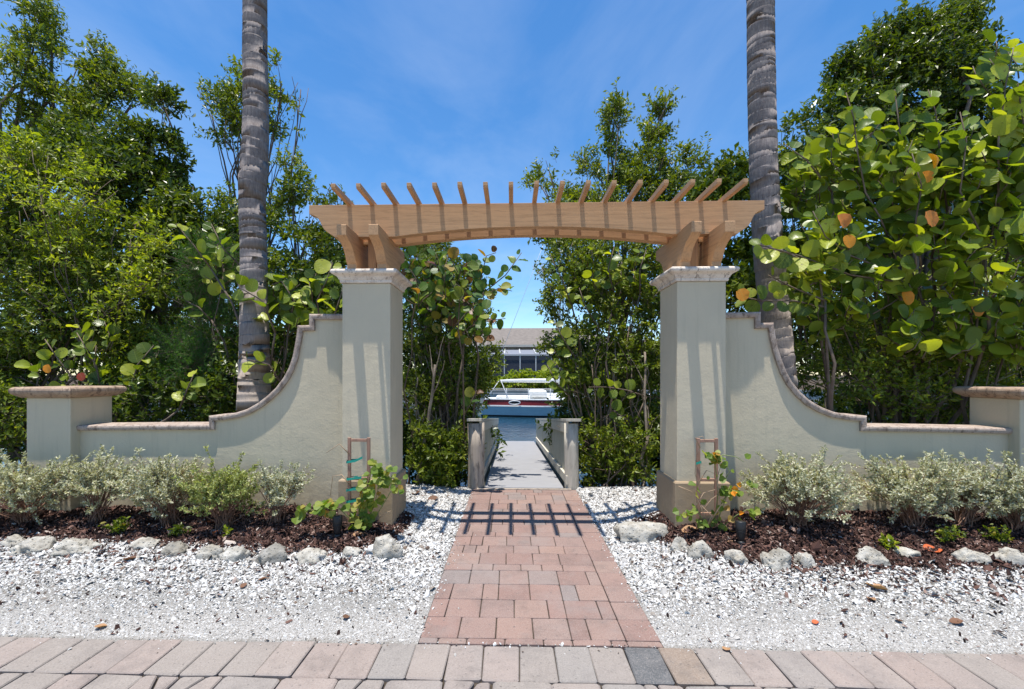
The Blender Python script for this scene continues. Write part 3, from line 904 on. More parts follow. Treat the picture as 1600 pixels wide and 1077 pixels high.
for x in (BX0 + 0.06, (BX0 + BX1) / 2, BX1 - 0.06):
    v = []
    for y in (BY0, BY1):
        v += [(x - 0.03, y, deck_z(y) - 0.035), (x + 0.03, y, deck_z(y) - 0.035), (x + 0.03, y, deck_z(y) - 0.20), (x - 0.03, y, deck_z(y) - 0.20)]
    mb.add(v, [(0, 1, 2, 3), (4, 5, 6, 7), (0, 1, 5, 4), (1, 2, 6, 5), (2, 3, 7, 6), (3, 0, 4, 7)])
mb.build('deck_joist', M['pile'], bridge)
mb = MB(); mb.box(BX0 - 0.1, BX1 + 0.1, BY0 - 0.045, BY0 - 0.005, -0.25, 0.012); mb.build('sill_board', M['pile'], bridge)
def rail_z(y): return 0.93 - 0.0985 * (y - BY0)
def slanted(x0, x1, y0, y1, zt0, zb0, zt1, zb1):
    return [(x0, y0, zb0), (x1, y0, zb0), (x1, y0, zt0), (x0, y0, zt0), (x0, y1, zb1), (x1, y1, zb1), (x1, y1, zt1), (x0, y1, zt1)]
SL_F = [(0, 1, 2, 3), (4, 7, 6, 5), (0, 4, 5, 1), (1, 5, 6, 2), (2, 6, 7, 3), (3, 7, 4, 0)]
for s, xf in ((-1, BX0), (1, BX1)):
    posts = [BY0 + 0.10, BY0 + 2.7, BY0 + 5.2, BY0 + 7.7]
    xi = xf + s * 0.035           # inner face of the rail
    xc = xf + s * 0.12
    for k, y in enumerate(posts):
        mb = MB()
        r = (0.115 if s < 0 else 0.098) if k == 0 else 0.07
        zt = rail_z(y) + (-0.035 if k == 0 else -0.04)
        pts = [(xc + 0.004 * math.sin(z_ * 5 + s), y, z_) for z_ in np.linspace(-1.7, zt, 9)]
        mb.tube(pts, [r * (1.03 if z_ < 4 else 1.0) for z_ in range(9)], 16)
        mb.build('post', (M['pile'] if s < 0 else M['pile_pale']) if k == 0 else M['rail_picket'], bridge)
    ye = BY1 - 0.25
    mb = MB(); y0 = BY0 - 0.03
    mb.add(slanted(xi, xi + s * 0.20, y0, ye, rail_z(y0) + 0.028, rail_z(y0) - 0.012, rail_z(ye) + 0.028, rail_z(ye) - 0.012), SL_F)
    mb.build('top_rail', M['rail_paint'], bridge, bevel=0.004)
    mb = MB(); y0 = BY0 + 0.02
    mb.add(slanted(xi + s * 0.002, xi + s * 0.034, y0, ye, rail_z(y0) - 0.014, rail_z(y0) - 0.165, rail_z(ye) - 0.014, rail_z(ye) - 0.13), SL_F)
    mb.build('side_rail', M['rail_paint'], bridge, bevel=0.003)
    mb = MB(); y0 = BY0 + 0.02
    mb.add(slanted(xi + s * 0.002, xi + s * 0.04, y0, ye, deck_z(y0) + 0.155, deck_z(y0) + 0.035, deck_z(ye) + 0.155, deck_z(ye) + 0.035), SL_F)
    mb.build('kick_rail', M['rail_paint'], bridge, bevel=0.003)
    nP = 50
    for i in range(nP):
        y = BY0 + 0.26 + (ye - BY0 - 0.3) * i / (nP - 1)
        if min(abs(y - q) for q in posts) < 0.09: continue
        mb = MB(); mb.box(xi + s * 0.036, xi + s * 0.056, y - 0.062, y + 0.062, deck_z(y) - 0.14, rail_z(y) - 0.03)
        mb.build('picket', M['rail_picket'], bridge)

# ================================================================== FAR BANK: boat, house
M['white'] = plain('white_gelcoat', (0.78, 0.78, 0.76), 0.35, 0.5, 0.03)
M['canvas'] = plain('white_sail_cover', (0.72, 0.71, 0.67), 0.85, 0.1, 0.05)
M['red_hull'] = plain('dark_red_hull_paint', (0.17, 0.018, 0.022), 0.3, 0.5, 0.05)
M['blue_hull'] = plain('pale_blue_hull_paint', (0.27, 0.42, 0.50), 0.35, 0.5, 0.05)
M['black'] = plain('black_boot_paint', (0.012, 0.014, 0.016), 0.5, 0.3, 0.05)
M['steel'] = plain('stainless_rail', (0.55, 0.56, 0.57), 0.3, 0.6, 0.03)
boat = thing('sailboat', 'white decked sailboat with dark red band and pale blue hull on the canal', 'sailboat', (3.2, 25.6, WATER_Z))
def hull_b(u):   # half beam along 0..1
    return 1.38 * (0.55 + 0.45 * smooth(0, 0.35, u)) * (1 - smooth(0.45, 1.02, u) ** 1.6 * 0.97)
def hull_band(name, z0, z1, off, m):
    mb = MB(); N = 28
    def ring(z):
        out = []
        xs0 = -1.75 + 0.42 * max(0, z - (-0.3)) ; L = 10.4 + 0.5 * (z + 0.8)
        fl = 0.86 + 0.14 * smooth(-0.9, -0.2, z)
        lo = [(xs0 + L * k / N, 25.6 - hull_b(k / N) * fl - off) for k in range(N + 1)]
        hi = [(x_, 51.2 - y_) for x_, y_ in lo[::-1]]
        return [(x_, y_, z + 0.25 * smooth(0.5, 1, (x_ + 1.7) / 10.5) * smooth(-0.4, 0.1, z)) for x_, y_ in lo + hi]
    a, b = ring(z0), ring(z1); n = len(a)
    mb.add(a + b, [(i, (i + 1) % n, (i + 1) % n + n, i + n) for i in range(n)] + [tuple(range(n))[::-1], tuple(range(n, 2 * n))])
    return mb.build(name, m, boat)
hull_band('boot_stripe', -1.1, -0.70, -0.02, M['black'])
hull_band('lower_hull', -0.699, -0.21, 0, M['blue_hull'])
hull_band('rubbing_strake', -0.209, -0.14, 0.03, M['white'])
hull_band('topside', -0.139, 0.16, 0.0, M['red_hull'])
hull_band('toe_rail', 0.161, 0.21, 0.03, M['white'])
mb = MB(); mb.box(-0.9, 6.2, 24.95, 26.25, 0.2, 0.36); mb.box(1.0, 5.2, 25.15, 26.05, 0.361, 0.50); mb.build('cabin', M['white'], boat, bevel=0.06)
mb = MB(); mb.box(1.0, 1.95, 24.7, 26.5, 0.28, 0.70); mb.build('dodger', M['canvas'], boat, bevel=0.12)
yh = 25.6 - hull_b(0.22) - 0.01
pc = at(804, 632, yh)
mb = MB(); mb.tube([(pc.x + 0.30 * math.cos(a), yh - 0.02, 0.015 + 0.10 * math.sin(a)) for a in np.linspace(0, 2 * math.pi, 25)], 0.035, 6, cap=False); mb.build('porthole_rim', M['steel'], boat)
mb = MB(); mb.prism([(pc.x + 0.29 * math.cos(a), 0.015 + 0.095 * math.sin(a)) for a in np.linspace(0, 2 * math.pi, 20)[:-1]], lambda u, v, d: Vector((u, d, v)), yh - 0.012, yh + 0.01); mb.build('porthole', M['black'], boat)
mb = MB(); mb.tube([(-0.70, 25.6, 1.20), (0.6, 25.6, 1.22), (2.72, 25.6, 1.22)], [0.07, 0.11, 0.13], 10); mb.build('boom', M['canvas'], boat)
mb = MB(); mb.tube([(2.75, 25.6, 0.2), (2.75, 25.6, 11.8)], [0.085, 0.06], 10); mb.build('mast', M['steel'], boat)
mb = MB()
for x in (-1.4, -0.3, 0.9, 2.1, 3.4, 4.8):
    yy = 25.6 - hull_b((x + 1.7) / 10.4) + 0.06
    mb.tube([(x, yy, 0.2), (x, yy, 0.80)], 0.018, 5)
for z in (0.52, 0.79):
    mb.tube([(x, 25.6 - hull_b((x + 1.7) / 10.4) + 0.06, z) for x in np.linspace(-1.4, 4.8, 12)], 0.012, 5)
mb.tube([(-1.45, 24.7, 0.2), (-0.75, 25.3, 1.2)], 0.02, 5); mb.tube([(-0.2, 24.8, 0.2), (-0.65, 25.5, 1.25)], 0.02, 5)
mb.build('guard_rail', M['steel'], boat)
mb = MB(); mb.tube([(2.75, 25.6, 11.5), (-1.6, 25.6, 0.25)], 0.012, 5); mb.tube([(2.75, 25.6, 11.5), (9.1, 25.6, 0.5)], 0.012, 5); mb.build('stay', M['steel'], boat)

M['roof'] = plain('tan_shingle_roof', (0.19, 0.165, 0.145), 0.9, 0.1, 0.15, 3)
M['house'] = plain('beige_render', (0.46, 0.42, 0.36), 0.9, 0.1, 0.06, 2)
M['glass'] = plain('dark_window_glass', (0.02, 0.025, 0.03), 0.08, 0.5, 0.1)
M['screen'] = plain('dark_insect_screen', (0.045, 0.05, 0.065), 0.7, 0.2, 0.1)
M['screen_top'] = plain('pale_screen_roof', (0.20, 0.21, 0.24), 0.7, 0.2, 0.1)
M['alu'] = plain('pale_aluminium_frame', (0.50, 0.50, 0.50), 0.5, 0.4, 0.05)
HY = 46.0
house = thing('house', 'tan roofed house with a screened pool cage across the canal', 'house', (0, HY + 4, 0.25))
hx0, hx1 = -9.0, 11.0
mb = MB(); mb.box(hx0, hx1, HY, HY + 9, 0.2, 4.75); mb.build('wall', M['house'], house)
def roof_pt(px, py, Y): return at(px, py, Y)
ze, zr = at(800, 539, HY - 0.7).z, at(800, 513, HY + 4.5).z
mb = MB()
mb.add([(hx0 - 0.7, HY - 0.7, ze), (hx1 + 0.7, HY - 0.7, ze), (hx1 + 0.7, HY + 9.7, ze), (hx0 - 0.7, HY + 9.7, ze), (hx0 + 3.5, HY + 4.5, zr), (hx1 - 3.5, HY + 4.5, zr)],
       [(0, 1, 5, 4), (1, 2, 5), (2, 3, 4, 5), (3, 0, 4), (0, 3, 2, 1)])
mb.build('roof', M['roof'], house)
mb = MB(); mb.box(hx0 - 0.72, hx1 + 0.72, HY - 0.74, HY - 0.702, ze - 0.22, ze + 0.02); mb.build('fascia', M['house'], house)
zc0 = at(800, 546, HY).z
for k in range(10):
    x = hx0 + 1.0 + k * 1.95
    mb = MB(); mb.box(x, x + 1.35, HY - 0.03, HY + 0.02, zc0 + 0.12, ze - 0.3); o = mb.build('window', M['glass'], house)
for k in range(7):
    x = hx0 + 0.8 + k * 2.75
    mb = MB(); mb.box(x, x + 2.3, HY - 0.03, HY + 0.02, 0.4, 2.75); o = mb.build('sliding_door', M['glass'], house)
    mb = MB(); mb.box(x - 0.06, x + 2.36, HY - 0.06, HY - 0.031, 2.751, 2.85); mb.build('door_head', M['alu'], o)
CY_ = HY - 5.0
zf = at(800, 554, CY_).z
cage = thing('pool_cage', 'dark screened pool enclosure with pale frame in front of the far house', 'pool cage', (0, CY_, 0.25))
mb = MB(); mb.add([(-8, CY_, zf), (9.5, CY_, zf), (9.5, HY - 0.1, zc0), (-8, HY - 0.1, zc0)], [(0, 1, 2, 3)]); mb.add([(-8, CY_, zf - .03), (9.5, CY_, zf - .03), (9.5, HY - 0.1, zc0 - .03), (-8, HY - 0.1, zc0 - .03)], [(3, 2, 1, 0)]); mb.build('roof_screen', M['screen_top'], cage)
mb = MB(); mb.box(-8, 9.5, CY_ - 0.01, CY_ + 0.01, 0.25, zf); mb.build('front_screen', M['screen'], cage)
for k in range(13):
    x = -8 + 17.5 * k / 12
    mb = MB(); mb.box(x - 0.05, x + 0.05, CY_ - 0.07, CY_ - 0.012, 0.25, zf + 0.03); mb.build('upright', M['alu'], cage)
    mb = MB(); mb.add(slanted(x - 0.05, x + 0.05, CY_ - 0.07, HY - 0.11, zf + 0.09, zf + 0.04, zc0 + 0.09, zc0 + 0.04), SL_F); mb.build('roof_bar', M['alu'], cage)
for z in (zf - 0.12, 1.15):
    mb = MB(); mb.box(-8, 9.5, CY_ - 0.10, CY_ - 0.072, z, z + 0.09); mb.build('rail', M['alu'], cage)

# ================================================================== ROCKS
def rock_mat(name='pitted_limestone', k=1.0):
    t = NT(name)
    n1 = t.noise(9, 6, 0.7)
    col = t.ramp(n1, [(0.25, (0.13 * k, 0.115 * k, 0.095 * k)), (0.45, (0.38 * k, 0.355 * k, 0.305 * k)), (0.7, (0.58 * k, 0.555 * k, 0.50 * k))])
    pit = t.rng(t.voronoi(38), 0.05, 0.28, 1, 0)
    col = t.mix(t.math('MULTIPLY', pit, t.rng(t.noise(8, 3), 0.45, 0.6, 0, 0.85)), col, (0.06, 0.05, 0.042))
    col = t.mix(t.rng(t.noise(3, 4), 0.56, 0.72, 0, 0.5), col, t.mix(0.5, (0.22, 0.21, 0.17), (0.36, 0.28, 0.18)))
    h = t.math('ADD', t.noise(40, 5, 0.75), t.math('MULTIPLY', pit, -0.8))
    return t.surf(col, 0.95, t.bump(h, 0.9, 0.015), 0.1)
M['rock'] = rock_mat()
M['rock_grey'] = rock_mat('grey_weathered_stone', 0.62)
ico = bmesh.new(); bmesh.ops.create_icosphere(ico, subdivisions=4, radius=1.0)
ICO_V = [v.co.copy() for v in ico.verts]; ICO_F = [tuple(v.index for v in f.verts) for f in ico.faces]; ico.free()
def rock(px0, px1, py0, py1, label, seed, m='rock', flat=1.0):
    """a stone whose foot is at photo row py1 between columns px0 and px1 on the sloping ground"""
    pxm = (px0 + px1) / 2
    Y = 3.6
    for _ in range(12):
        X = xat(pxm, Y); g = ghf(X, Y)
        zc = FPX * (EYE - g) / (py1 - 2 - CY)
        Y = (zc + X * math.sin(YAW)) / math.cos(YAW)
    w = (xat(px1, Y) - xat(px0, Y)) / 2 * 0.86
    h = (py1 - py0) * Y / FPX * 0.68
    d = w * random.Random(seed).uniform(0.62, 0.85) * flat
    c = Vector((X, Y + d * 0.8, ghf(X, Y + d * 0.8)))
    off = Vector((seed * 7.3, seed * 3.1, seed * 1.7))
    V = []
    for p in ICO_V:
        q = p * 1.0
        n1 = mnoise.noise(q * 1.1 + off); n2 = mnoise.noise(q * 2.7 + off * 2); n3 = mnoise.noise(q * 6.5 + off); n4 = mnoise.noise(q * 14 + off)
        n5 = 1 - abs(mnoise.noise(q * 3.6 + off * 1.5)) * 2
        r = 1 + 0.36 * n1 + 0.26 * n2 + 0.16 * n3 + 0.09 * n4 + 0.10 * n5 + 0.05 * mnoise.noise(q * 27 + off)
        q = q * r
        for k in range(5):
            rr = random.Random(seed * 31 + k); nrm = Vector((rr.gauss(0, 1), rr.gauss(0, 1), abs(rr.gauss(0, 0.8)))).normalized()
            lim = 0.80 + 0.14 * rr.random(); dd = q.dot(nrm)
            if dd > lim: q -= nrm * (dd - lim) * 0.8
        zq = q.z * h if q.z > 0 else q.z * h * 0.5
        V.append((c.x + q.x * w, c.y + q.y * d, c.z + zq * 0.98 - 0.004))
    mb = MB(); mb.add(V, ICO_F, True)
    o = mb.build('limestone_rock', M[m], origin=c)
    return tag(o, label, 'rock', 'limestone rocks edging the mulch beds')
ROCKS = [
 (-12, 30, 836, 858, 'small pale rock cut off by the left edge of the photo', 1, 'rock'),
 (4, 66, 842, 868, 'long tan rock second from the far left end of the edging', 2, 'rock'),
 (64, 136, 844, 870, 'wide mottled rock in front of the leftmost grey shrub', 3, 'rock'),
 (190, 245, 842, 860, 'low half buried rock below the small green weed on the left', 4, 'rock'),
 (240, 285, 850, 870, 'flat grey rock beside the dark streak of shade on the left gravel', 5, 'rock_grey'),
 (300, 346, 853, 876, 'low pale rock left of the two middle rocks of the left bed', 6, 'rock'),
 (338, 384, 850, 880, 'knobbly pale rock just left of the rounded dark grey rock', 7, 'rock'),
 (392, 444, 852, 884, 'rounded dark grey rock sitting proud of the left gravel edge', 8, 'rock_grey'),
 (450, 512, 858, 882, 'low broad rock just right of the rounded dark grey rock', 9, 'rock'),
 (528, 564, 854, 872, 'small flat rock below the left black spotlight', 10, 'rock'),
 (575, 625, 824, 874, 'tall pitted rock at the inner corner of the left bed', 11, 'rock'),
 (970, 1054, 810, 848, 'largest pitted rock leaning on the right gate pillar foot', 12, 'rock'),
 (1048, 1078, 838, 862, 'small rock wedged between two bigger ones by the right pillar', 13, 'rock'),
 (1074, 1124, 842, 874, 'blocky pitted rock in front of the right trellis', 14, 'rock'),
 (1136, 1176, 858, 884, 'small tan rock below the right black spotlight', 15, 'rock'),
 (1192, 1250, 858, 892, 'broad lumpy rock right of the right black spotlight', 16, 'rock'),
 (1246, 1284, 866, 890, 'smooth tan rock touching the broad lumpy one on the right', 17, 'rock'),
 (1348, 1404, 860, 888, 'smooth grey rock with a rounded top alone in the right gravel', 18, 'rock'),
 (1408, 1452, 860, 876, 'half buried flat rock by the orange fallen leaf on the right', 19, 'rock'),
 (1505, 1556, 860, 884, 'shaded rock second from the right edge of the photo', 20, 'rock'),
 (1562, 1625, 854, 886, 'pale knobbly rock cut off by the right edge of the photo', 21, 'rock'),
]
for a in ROCKS: rock(*a)

# ================================================================== PLANTS: tools
KITE_V = np.array([(0, 0, 0), (0.45, -0.5, 0.10), (1, 0, -0.03), (0.45, 0.5, 0.10)], float)
KITE_F = np.array([(0, 1, 2), (0, 2, 3)], int)
HEX_V = np.array([(0, 0, 0), (0.30, -0.46, 0.11), (0.68, -0.40, 0.08), (1, 0, -0.06), (0.68, 0.40, 0.08), (0.30, 0.46, 0.11)], float)
HEX_F = np.array([(0, 1, 2), (0, 2, 3), (0, 3, 4), (0, 4, 5)], int)
def round_leaf(n=14):
    V = [(0.0, 0, 0.0), (0.5, 0, -0.035), (1.0, 0, -0.02)]
    ring = []
    for k in range(n):
        a = math.pi + (k + 0.5) / n * 2 * math.pi
        r = 0.5 * (1 + 0.03 * math.cos(3 * a))
        x, y = 0.5 + r * math.cos(a), r * 1.08 * math.sin(a)
        if x < 0.12: x -= 0.03
        ring.append((x, y, 0.09 * abs(y) * 2 * abs(y) + 0.05 * abs(y) - 0.02 * math.sin(2.2 * x * math.pi)))
    h = n // 2
    V += ring
    F = []
    right = [3 + k for k in range(h)]; left = [3 + k for k in range(h, n)]
    # one half on each side of the midrib
    def fan(idx):
        out = []
        for a, b in zip(idx[:-1], idx[1:]): out.append((1, a, b))
        return out
    F += fan(right) + fan(left)
    F += [(0, right[0], 1), (1, right[-1], 2), (2, left[0], 1), (1, left[-1], 0)]
    return np.array(V, float), np.array(F, int)
RL_V, RL_F = round_leaf()
G = [(0.0, (0.045, 0.072, 0.008)), (0.4, (0.098, 0.145, 0.013)), (0.75, (0.170, 0.220, 0.020)), (0.95, (0.26, 0.28, 0.035)), (1.0, (0.30, 0.22, 0.05))]
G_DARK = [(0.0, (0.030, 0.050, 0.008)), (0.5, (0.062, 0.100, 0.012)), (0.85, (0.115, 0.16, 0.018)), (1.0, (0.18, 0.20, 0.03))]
G_BRIGHT = [(0.0, (0.11, 0.165, 0.012)), (0.5, (0.21, 0.27, 0.02)), (0.85, (0.31, 0.36, 0.035)), (1.0, (0.32, 0.32, 0.05))]
G_FERN = [(0.0, (0.03, 0.085, 0.02)), (0.5, (0.05, 0.13, 0.03)), (1.0, (0.09, 0.18, 0.04))]
M['leaf'] = leafmat('green_leaf', G)
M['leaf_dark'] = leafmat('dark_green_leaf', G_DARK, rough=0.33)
M['leaf_bright'] = leafmat('yellow_green_leaf', G_BRIGHT, trans=0.4, rough=0.45)
M['leaf_fern'] = leafmat('feathery_leaf', G_FERN, trans=0.35, rough=0.5)
SG = [(0.0, (0.065, 0.105, 0.014)), (0.3, (0.115, 0.175, 0.022)), (0.6, (0.215, 0.275, 0.028)), (0.85, (0.33, 0.38, 0.04)), (1.0, (0.40, 0.43, 0.06))]
M['sg'] = leafmat('sea_grape_leaf', SG, trans=0.36, rough=0.36, source='obj', veins=True)
M['sg_far'] = leafmat('sea_grape_leaf_mass', SG, trans=0.36, rough=0.36)
M['sg_mixed'] = leafmat('sea_grape_leaf_turning', [(0.0, (0.05, 0.11, 0.025)), (0.55, (0.11, 0.19, 0.03)), (0.75, (0.24, 0.26, 0.045)), (0.86, (0.33, 0.22, 0.04)), (0.93, (0.16, 0.055, 0.03)), (1.0, (0.09, 0.045, 0.03))], trans=0.36, rough=0.42, source='obj', veins=True)
M['sg_orange'] = leafmat('orange_dying_leaf', [(0.0, (0.70, 0.25, 0.015)), (0.5, (0.74, 0.32, 0.02)), (1.0, (0.60, 0.20, 0.05))], trans=0.25, rough=0.5, source='obj', veins=True, bright=0.8)
M['sg_red'] = leafmat('red_dying_leaf', [(0.0, (0.38, 0.05, 0.03)), (1.0, (0.42, 0.07, 0.03))], trans=0.25, rough=0.5, source='obj', veins=True, bright=0.6)
SILVER = [(0.0, (0.25, 0.265, 0.17)), (0.4, (0.41, 0.425, 0.31)), (0.8, (0.54, 0.545, 0.43)), (1.0, (0.66, 0.65, 0.55))]
M['silver'] = leafmat('silvery_shrub_leaf', SILVER, trans=0.25, rough=0.7, spec=0.15, bright=0.75)
M['silver_green'] = leafmat('sage_green_shrub_leaf', [(0.0, (0.16, 0.20, 0.06)), (0.5, (0.27, 0.32, 0.11)), (1.0, (0.42, 0.45, 0.24))], trans=0.25, rough=0.65, spec=0.15, bright=0.9)
M['vine'] = leafmat('trellis_vine_leaf', [(0.0, (0.09, 0.16, 0.025)), (0.6, (0.16, 0.23, 0.035)), (0.9, (0.27, 0.29, 0.06)), (1.0, (0.36, 0.20, 0.05))], trans=0.4, rough=0.5, source='obj')

def clump(px, py, r, Y, rz=None, ry=None):
    """(photo column, row, radius in photo pixels, depth) -> centre and radii in metres"""
    p = at(px, py, Y); k = Y / FPX
    return (p.x, p.y, p.z, r * k, (ry if ry is not None else max(0.25, r * k * 0.8)), (rz or r) * k)

def make_crown(name, clumps, dens, L, W, m, parent, seed, tmpl=(KITE_V, KITE_F), per=9, twig=0.22, up=0.35, shell=0.55, gap=0.0, droop=0.0, tint_pow=1.0, flat=0.35, gapf=2.2, twigs=True):
    """leaves on twigs spread through a set of ellipsoid clumps; dens: twigs per square metre of clump surface; returns crown and twig start points"""
    rng = np.random.default_rng(seed)
    Cc = np.array(clumps, float)
    area = 4 * math.pi * (Cc[:, 3] * Cc[:, 4] + Cc[:, 3] * Cc[:, 5] + Cc[:, 4] * Cc[:, 5]) / 3
    n = int(area.sum() * dens)
    ci = rng.choice(len(Cc), n, p=area / area.sum())
    d = rand_dirs(n, rng)
    rr = shell + (1 - shell) * rng.random(n) ** 0.7
    # uneven outline
    ph = rng.uniform(0, 6.28, (3, 3))
    wob = 1 + 0.20 * np.sin(d[:, 0] * 4 + ci * 1.7 + ph[0, 0]) * np.sin(d[:, 2] * 5 + ph[0, 1] + ci) + 0.12 * np.sin(d[:, 1] * 9 + d[:, 2] * 8 + ph[0, 2])
    P = Cc[ci, :3] + d * Cc[ci, 3:6] * (rr * wob * 0.86)[:, None]
    if gap > 0:
        f = gapf
        nz = np.sin(P[:, 0] * f + ph[1, 0]) * np.sin(P[:, 1] * f * 1.1 + ph[1, 1]) * np.sin(P[:, 2] * f * 1.2 + ph[1, 2]) + 0.5 * np.sin(P[:, 0] * f * 2.3 + P[:, 2] * f * 1.9 + ph[2, 0]) * np.sin(P[:, 2] * f * 2.7 - P[:, 1] * f * 2.1 + ph[2, 1])
        keep = nz > np.quantile(nz, gap)
        P, d, ci = P[keep], d[keep], ci[keep]; n = len(P)
    T = unit(d * 0.6 + np.array([0, 0, up]) + rng.normal(0, 0.45, (n, 3)))
    if droop: T = unit(T + np.array([0, 0, -droop]))
    TL = twig * rng.uniform(0.6, 1.3, n)
    # leaves along the twigs
    tt = (np.arange(per) + 0.6) / per
    base = (P[:, None, :] + T[:, None, :] * (TL[:, None] * tt[None, :])[:, :, None]).reshape(-1, 3)
    TT = np.repeat(T, per, 0)
    s1 = unit(np.cross(TT, rng.normal(0, 1, (n * per, 3))))
    D = unit(TT * rng.uniform(0.25, 0.9, (n * per, 1)) + s1 + np.array([0, 0, 0.05 - droop * 0.5]))
    N = unit(rng.normal(0, 1, (n * per, 3)) * (1 - flat) * 0.85 + np.array([0, 0, 1.0]) * (flat + 0.25) + np.repeat(d, per, 0) * np.array([0.65, 0.65, 0.25]))
    A, B, C = frames(D, N)
    s = rng.lognormal(0, 0.22, n * per)
    S = np.stack([L * s, W * s, L * s], -1)
    tw_t = rng.random(n)
    tint = np.clip(np.repeat(tw_t, per) * 0.55 + rng.random(n * per) * 0.45, 0, 1) ** tint_pow
    V, F, t = instance_np(tmpl[0], tmpl[1], base, A, B, C, S, tint)
    o = link_mesh('crown', np_mesh(name, V - np.array(origin_of(parent)), F, t), m, parent)
    o['kind'] = 'stuff'
    if twigs:
        k = rng.random(n) < 0.5
        Pk, Tk, Lk = P[k], T[k], TL[k]
        nk = len(Pk)
        A2, B2, C2 = frames(Tk, rand_dirs(nk, rng))
        TW_V = np.array([(-0.35, 1, 0), (-0.35, -0.5, 0.87), (-0.35, -0.5, -0.87), (1, 0.3, 0), (1, -0.2, 0.3), (1, -0.2, -0.3)], float)
        TW_F = np.array([(0, 1, 4), (0, 4, 3), (1, 2, 5), (1, 5, 4), (2, 0, 3), (2, 3, 5)], int)
        S2 = np.stack([Lk, np.full(nk, 0.0035), np.full(nk, 0.0035)], -1)
        V, F, _ = instance_np(TW_V, TW_F, Pk, A2, B2, C2, S2)
        o2 = link_mesh('twig', np_mesh('twig', V - np.array(origin_of(parent)), F), M['bark'], parent); o2['kind'] = 'stuff'
    return o, P
def limb(mb, a, b, r0, r1, rng, n=7, sag=0.12, sides=7):
    a, b = Vector(a), Vector(b); L = (b - a).length
    q = Vector(rng.normal(0, 1, 3)) * sag * L; q.z = abs(q.z) * 0.7
    mid = (a + b) / 2 + q
    pts = []
    for k in range(n):
        t = k / (n - 1); p = a * (1 - t) ** 2 + mid * 2 * t * (1 - t) + b * t * t
        if 0 < k < n - 1: p += Vector(rng.normal(0, 0.012 * L, 3))
        pts.append(p)
    mb.tube(pts, [r0 + (r1 - r0) * (k / (n - 1)) ** 0.8 for k in range(n)], sides)
    return pts
DENS = 1.9
def tree(name, label, cat, base, clumps, m='leaf', dens=55, L=0.065, W=0.030, seed=1, r0=0.06, bark_m='bark', group=None, fork=None, sub=2, multi=1, **kw):
    """a trunk (one or several stems) with limbs to every clump, and a crown of leaves"""
    rng = np.random.default_rng(seed + 1000)
    dens *= DENS
    t = thing(name, label, cat, base, group)
    mb = MB()
    Cc = np.array(clumps)
    b = Vector(base)
    heads = []
    for s in range(multi):
        bb = b + Vector((rng.normal(0, 0.18), rng.normal(0, 0.18), -0.1)) * (1 if multi > 1 else 0.0) + Vector((0, 0, -0.1))
        zc = np.median(Cc[:, 2])
        mine = Cc[s::multi] if multi > 1 else Cc
        c = mine.mean(0)
        f = fork if fork is not None else 0.45
        head = Vector((b.x * (1 - f) + c[0] * f, b.y * (1 - f) + c[1] * f, b.z + max(0.35, (mine[:, 2].min() - b.z) * 0.7)))
        limb(mb, bb, head, r0, r0 * 0.7, rng, 8, 0.06)
        for q in mine:
            pts = limb(mb, head, q[:3], r0 * 0.55, r0 * 0.16, rng, 7, 0.10, 6)
            for _ in range(sub):
                dirv = rand_dirs(1, rng)[0]; dirv[2] = abs(dirv[2]) * 0.8 + 0.1
                e = Vector(q[:3]) + Vector(dirv * q[3:6] * 0.95)
                limb(mb, pts[-2 - rng.integers(0, 3)], e, r0 * 0.22, 0.004, rng, 5, 0.12, 5)
    mb.build('trunk', M[bark_m], t)
    make_crown('crown', clumps, dens, L, W, M[m], t, seed, **kw)
    return t

# ---- sea grape: big round leaves, each an object of its own up to 300 per plant
LEAF_ME = {}
def bent_leaf(v):
    r = np.random.default_rng(900 + v); V = RL_V.copy(); x, y = V[:, 0] - 0.5, V[:, 1]
    fold, cup, curl, wav = r.uniform(0.0, 0.9), r.uniform(-0.25, 0.5), r.uniform(-0.45, 0.25), r.uniform(0.0, 0.035)
    V[:, 2] = fold * 0.35 * np.abs(y) + cup * y * y + curl * x * x + wav * np.sin(7 * np.arctan2(y, x + 1e-6) + v) * np.hypot(x, y) * 2
    V[:, 1] *= r.uniform(0.86, 1.08) * (1 - 0.25 * fold * np.abs(y)); V[:, 0] *= r.uniform(0.92, 1.05)
    return V
def leaf_me(kind):
    k = (kind, random.randrange(8))
    if k not in LEAF_ME:
        me = np_mesh('leaf', bent_leaf(k[1]), RL_F, None, True); me.materials.append(M[kind]); LEAF_ME[k] = me
    return LEAF_ME[k]
def leaf_object(parent, o3, P, D, N, s, kind, name='leaf', me=None):
    A = Vector(D).normalized(); Nn = Vector(N)
    B = Nn.cross(A)
    if B.length < 1e-5: B = A.orthogonal()
    B.normalize(); C = A.cross(B)
    mtx = Matrix((A, B, C)).transposed().to_4x4()
    o = bpy.data.objects.new(name, me or leaf_me(kind)); COL.objects.link(o)
    o.parent = parent
    o.matrix_local = Matrix.Translation(Vector(P) - o3) @ mtx @ Matrix.Scale(s, 4)
    return o
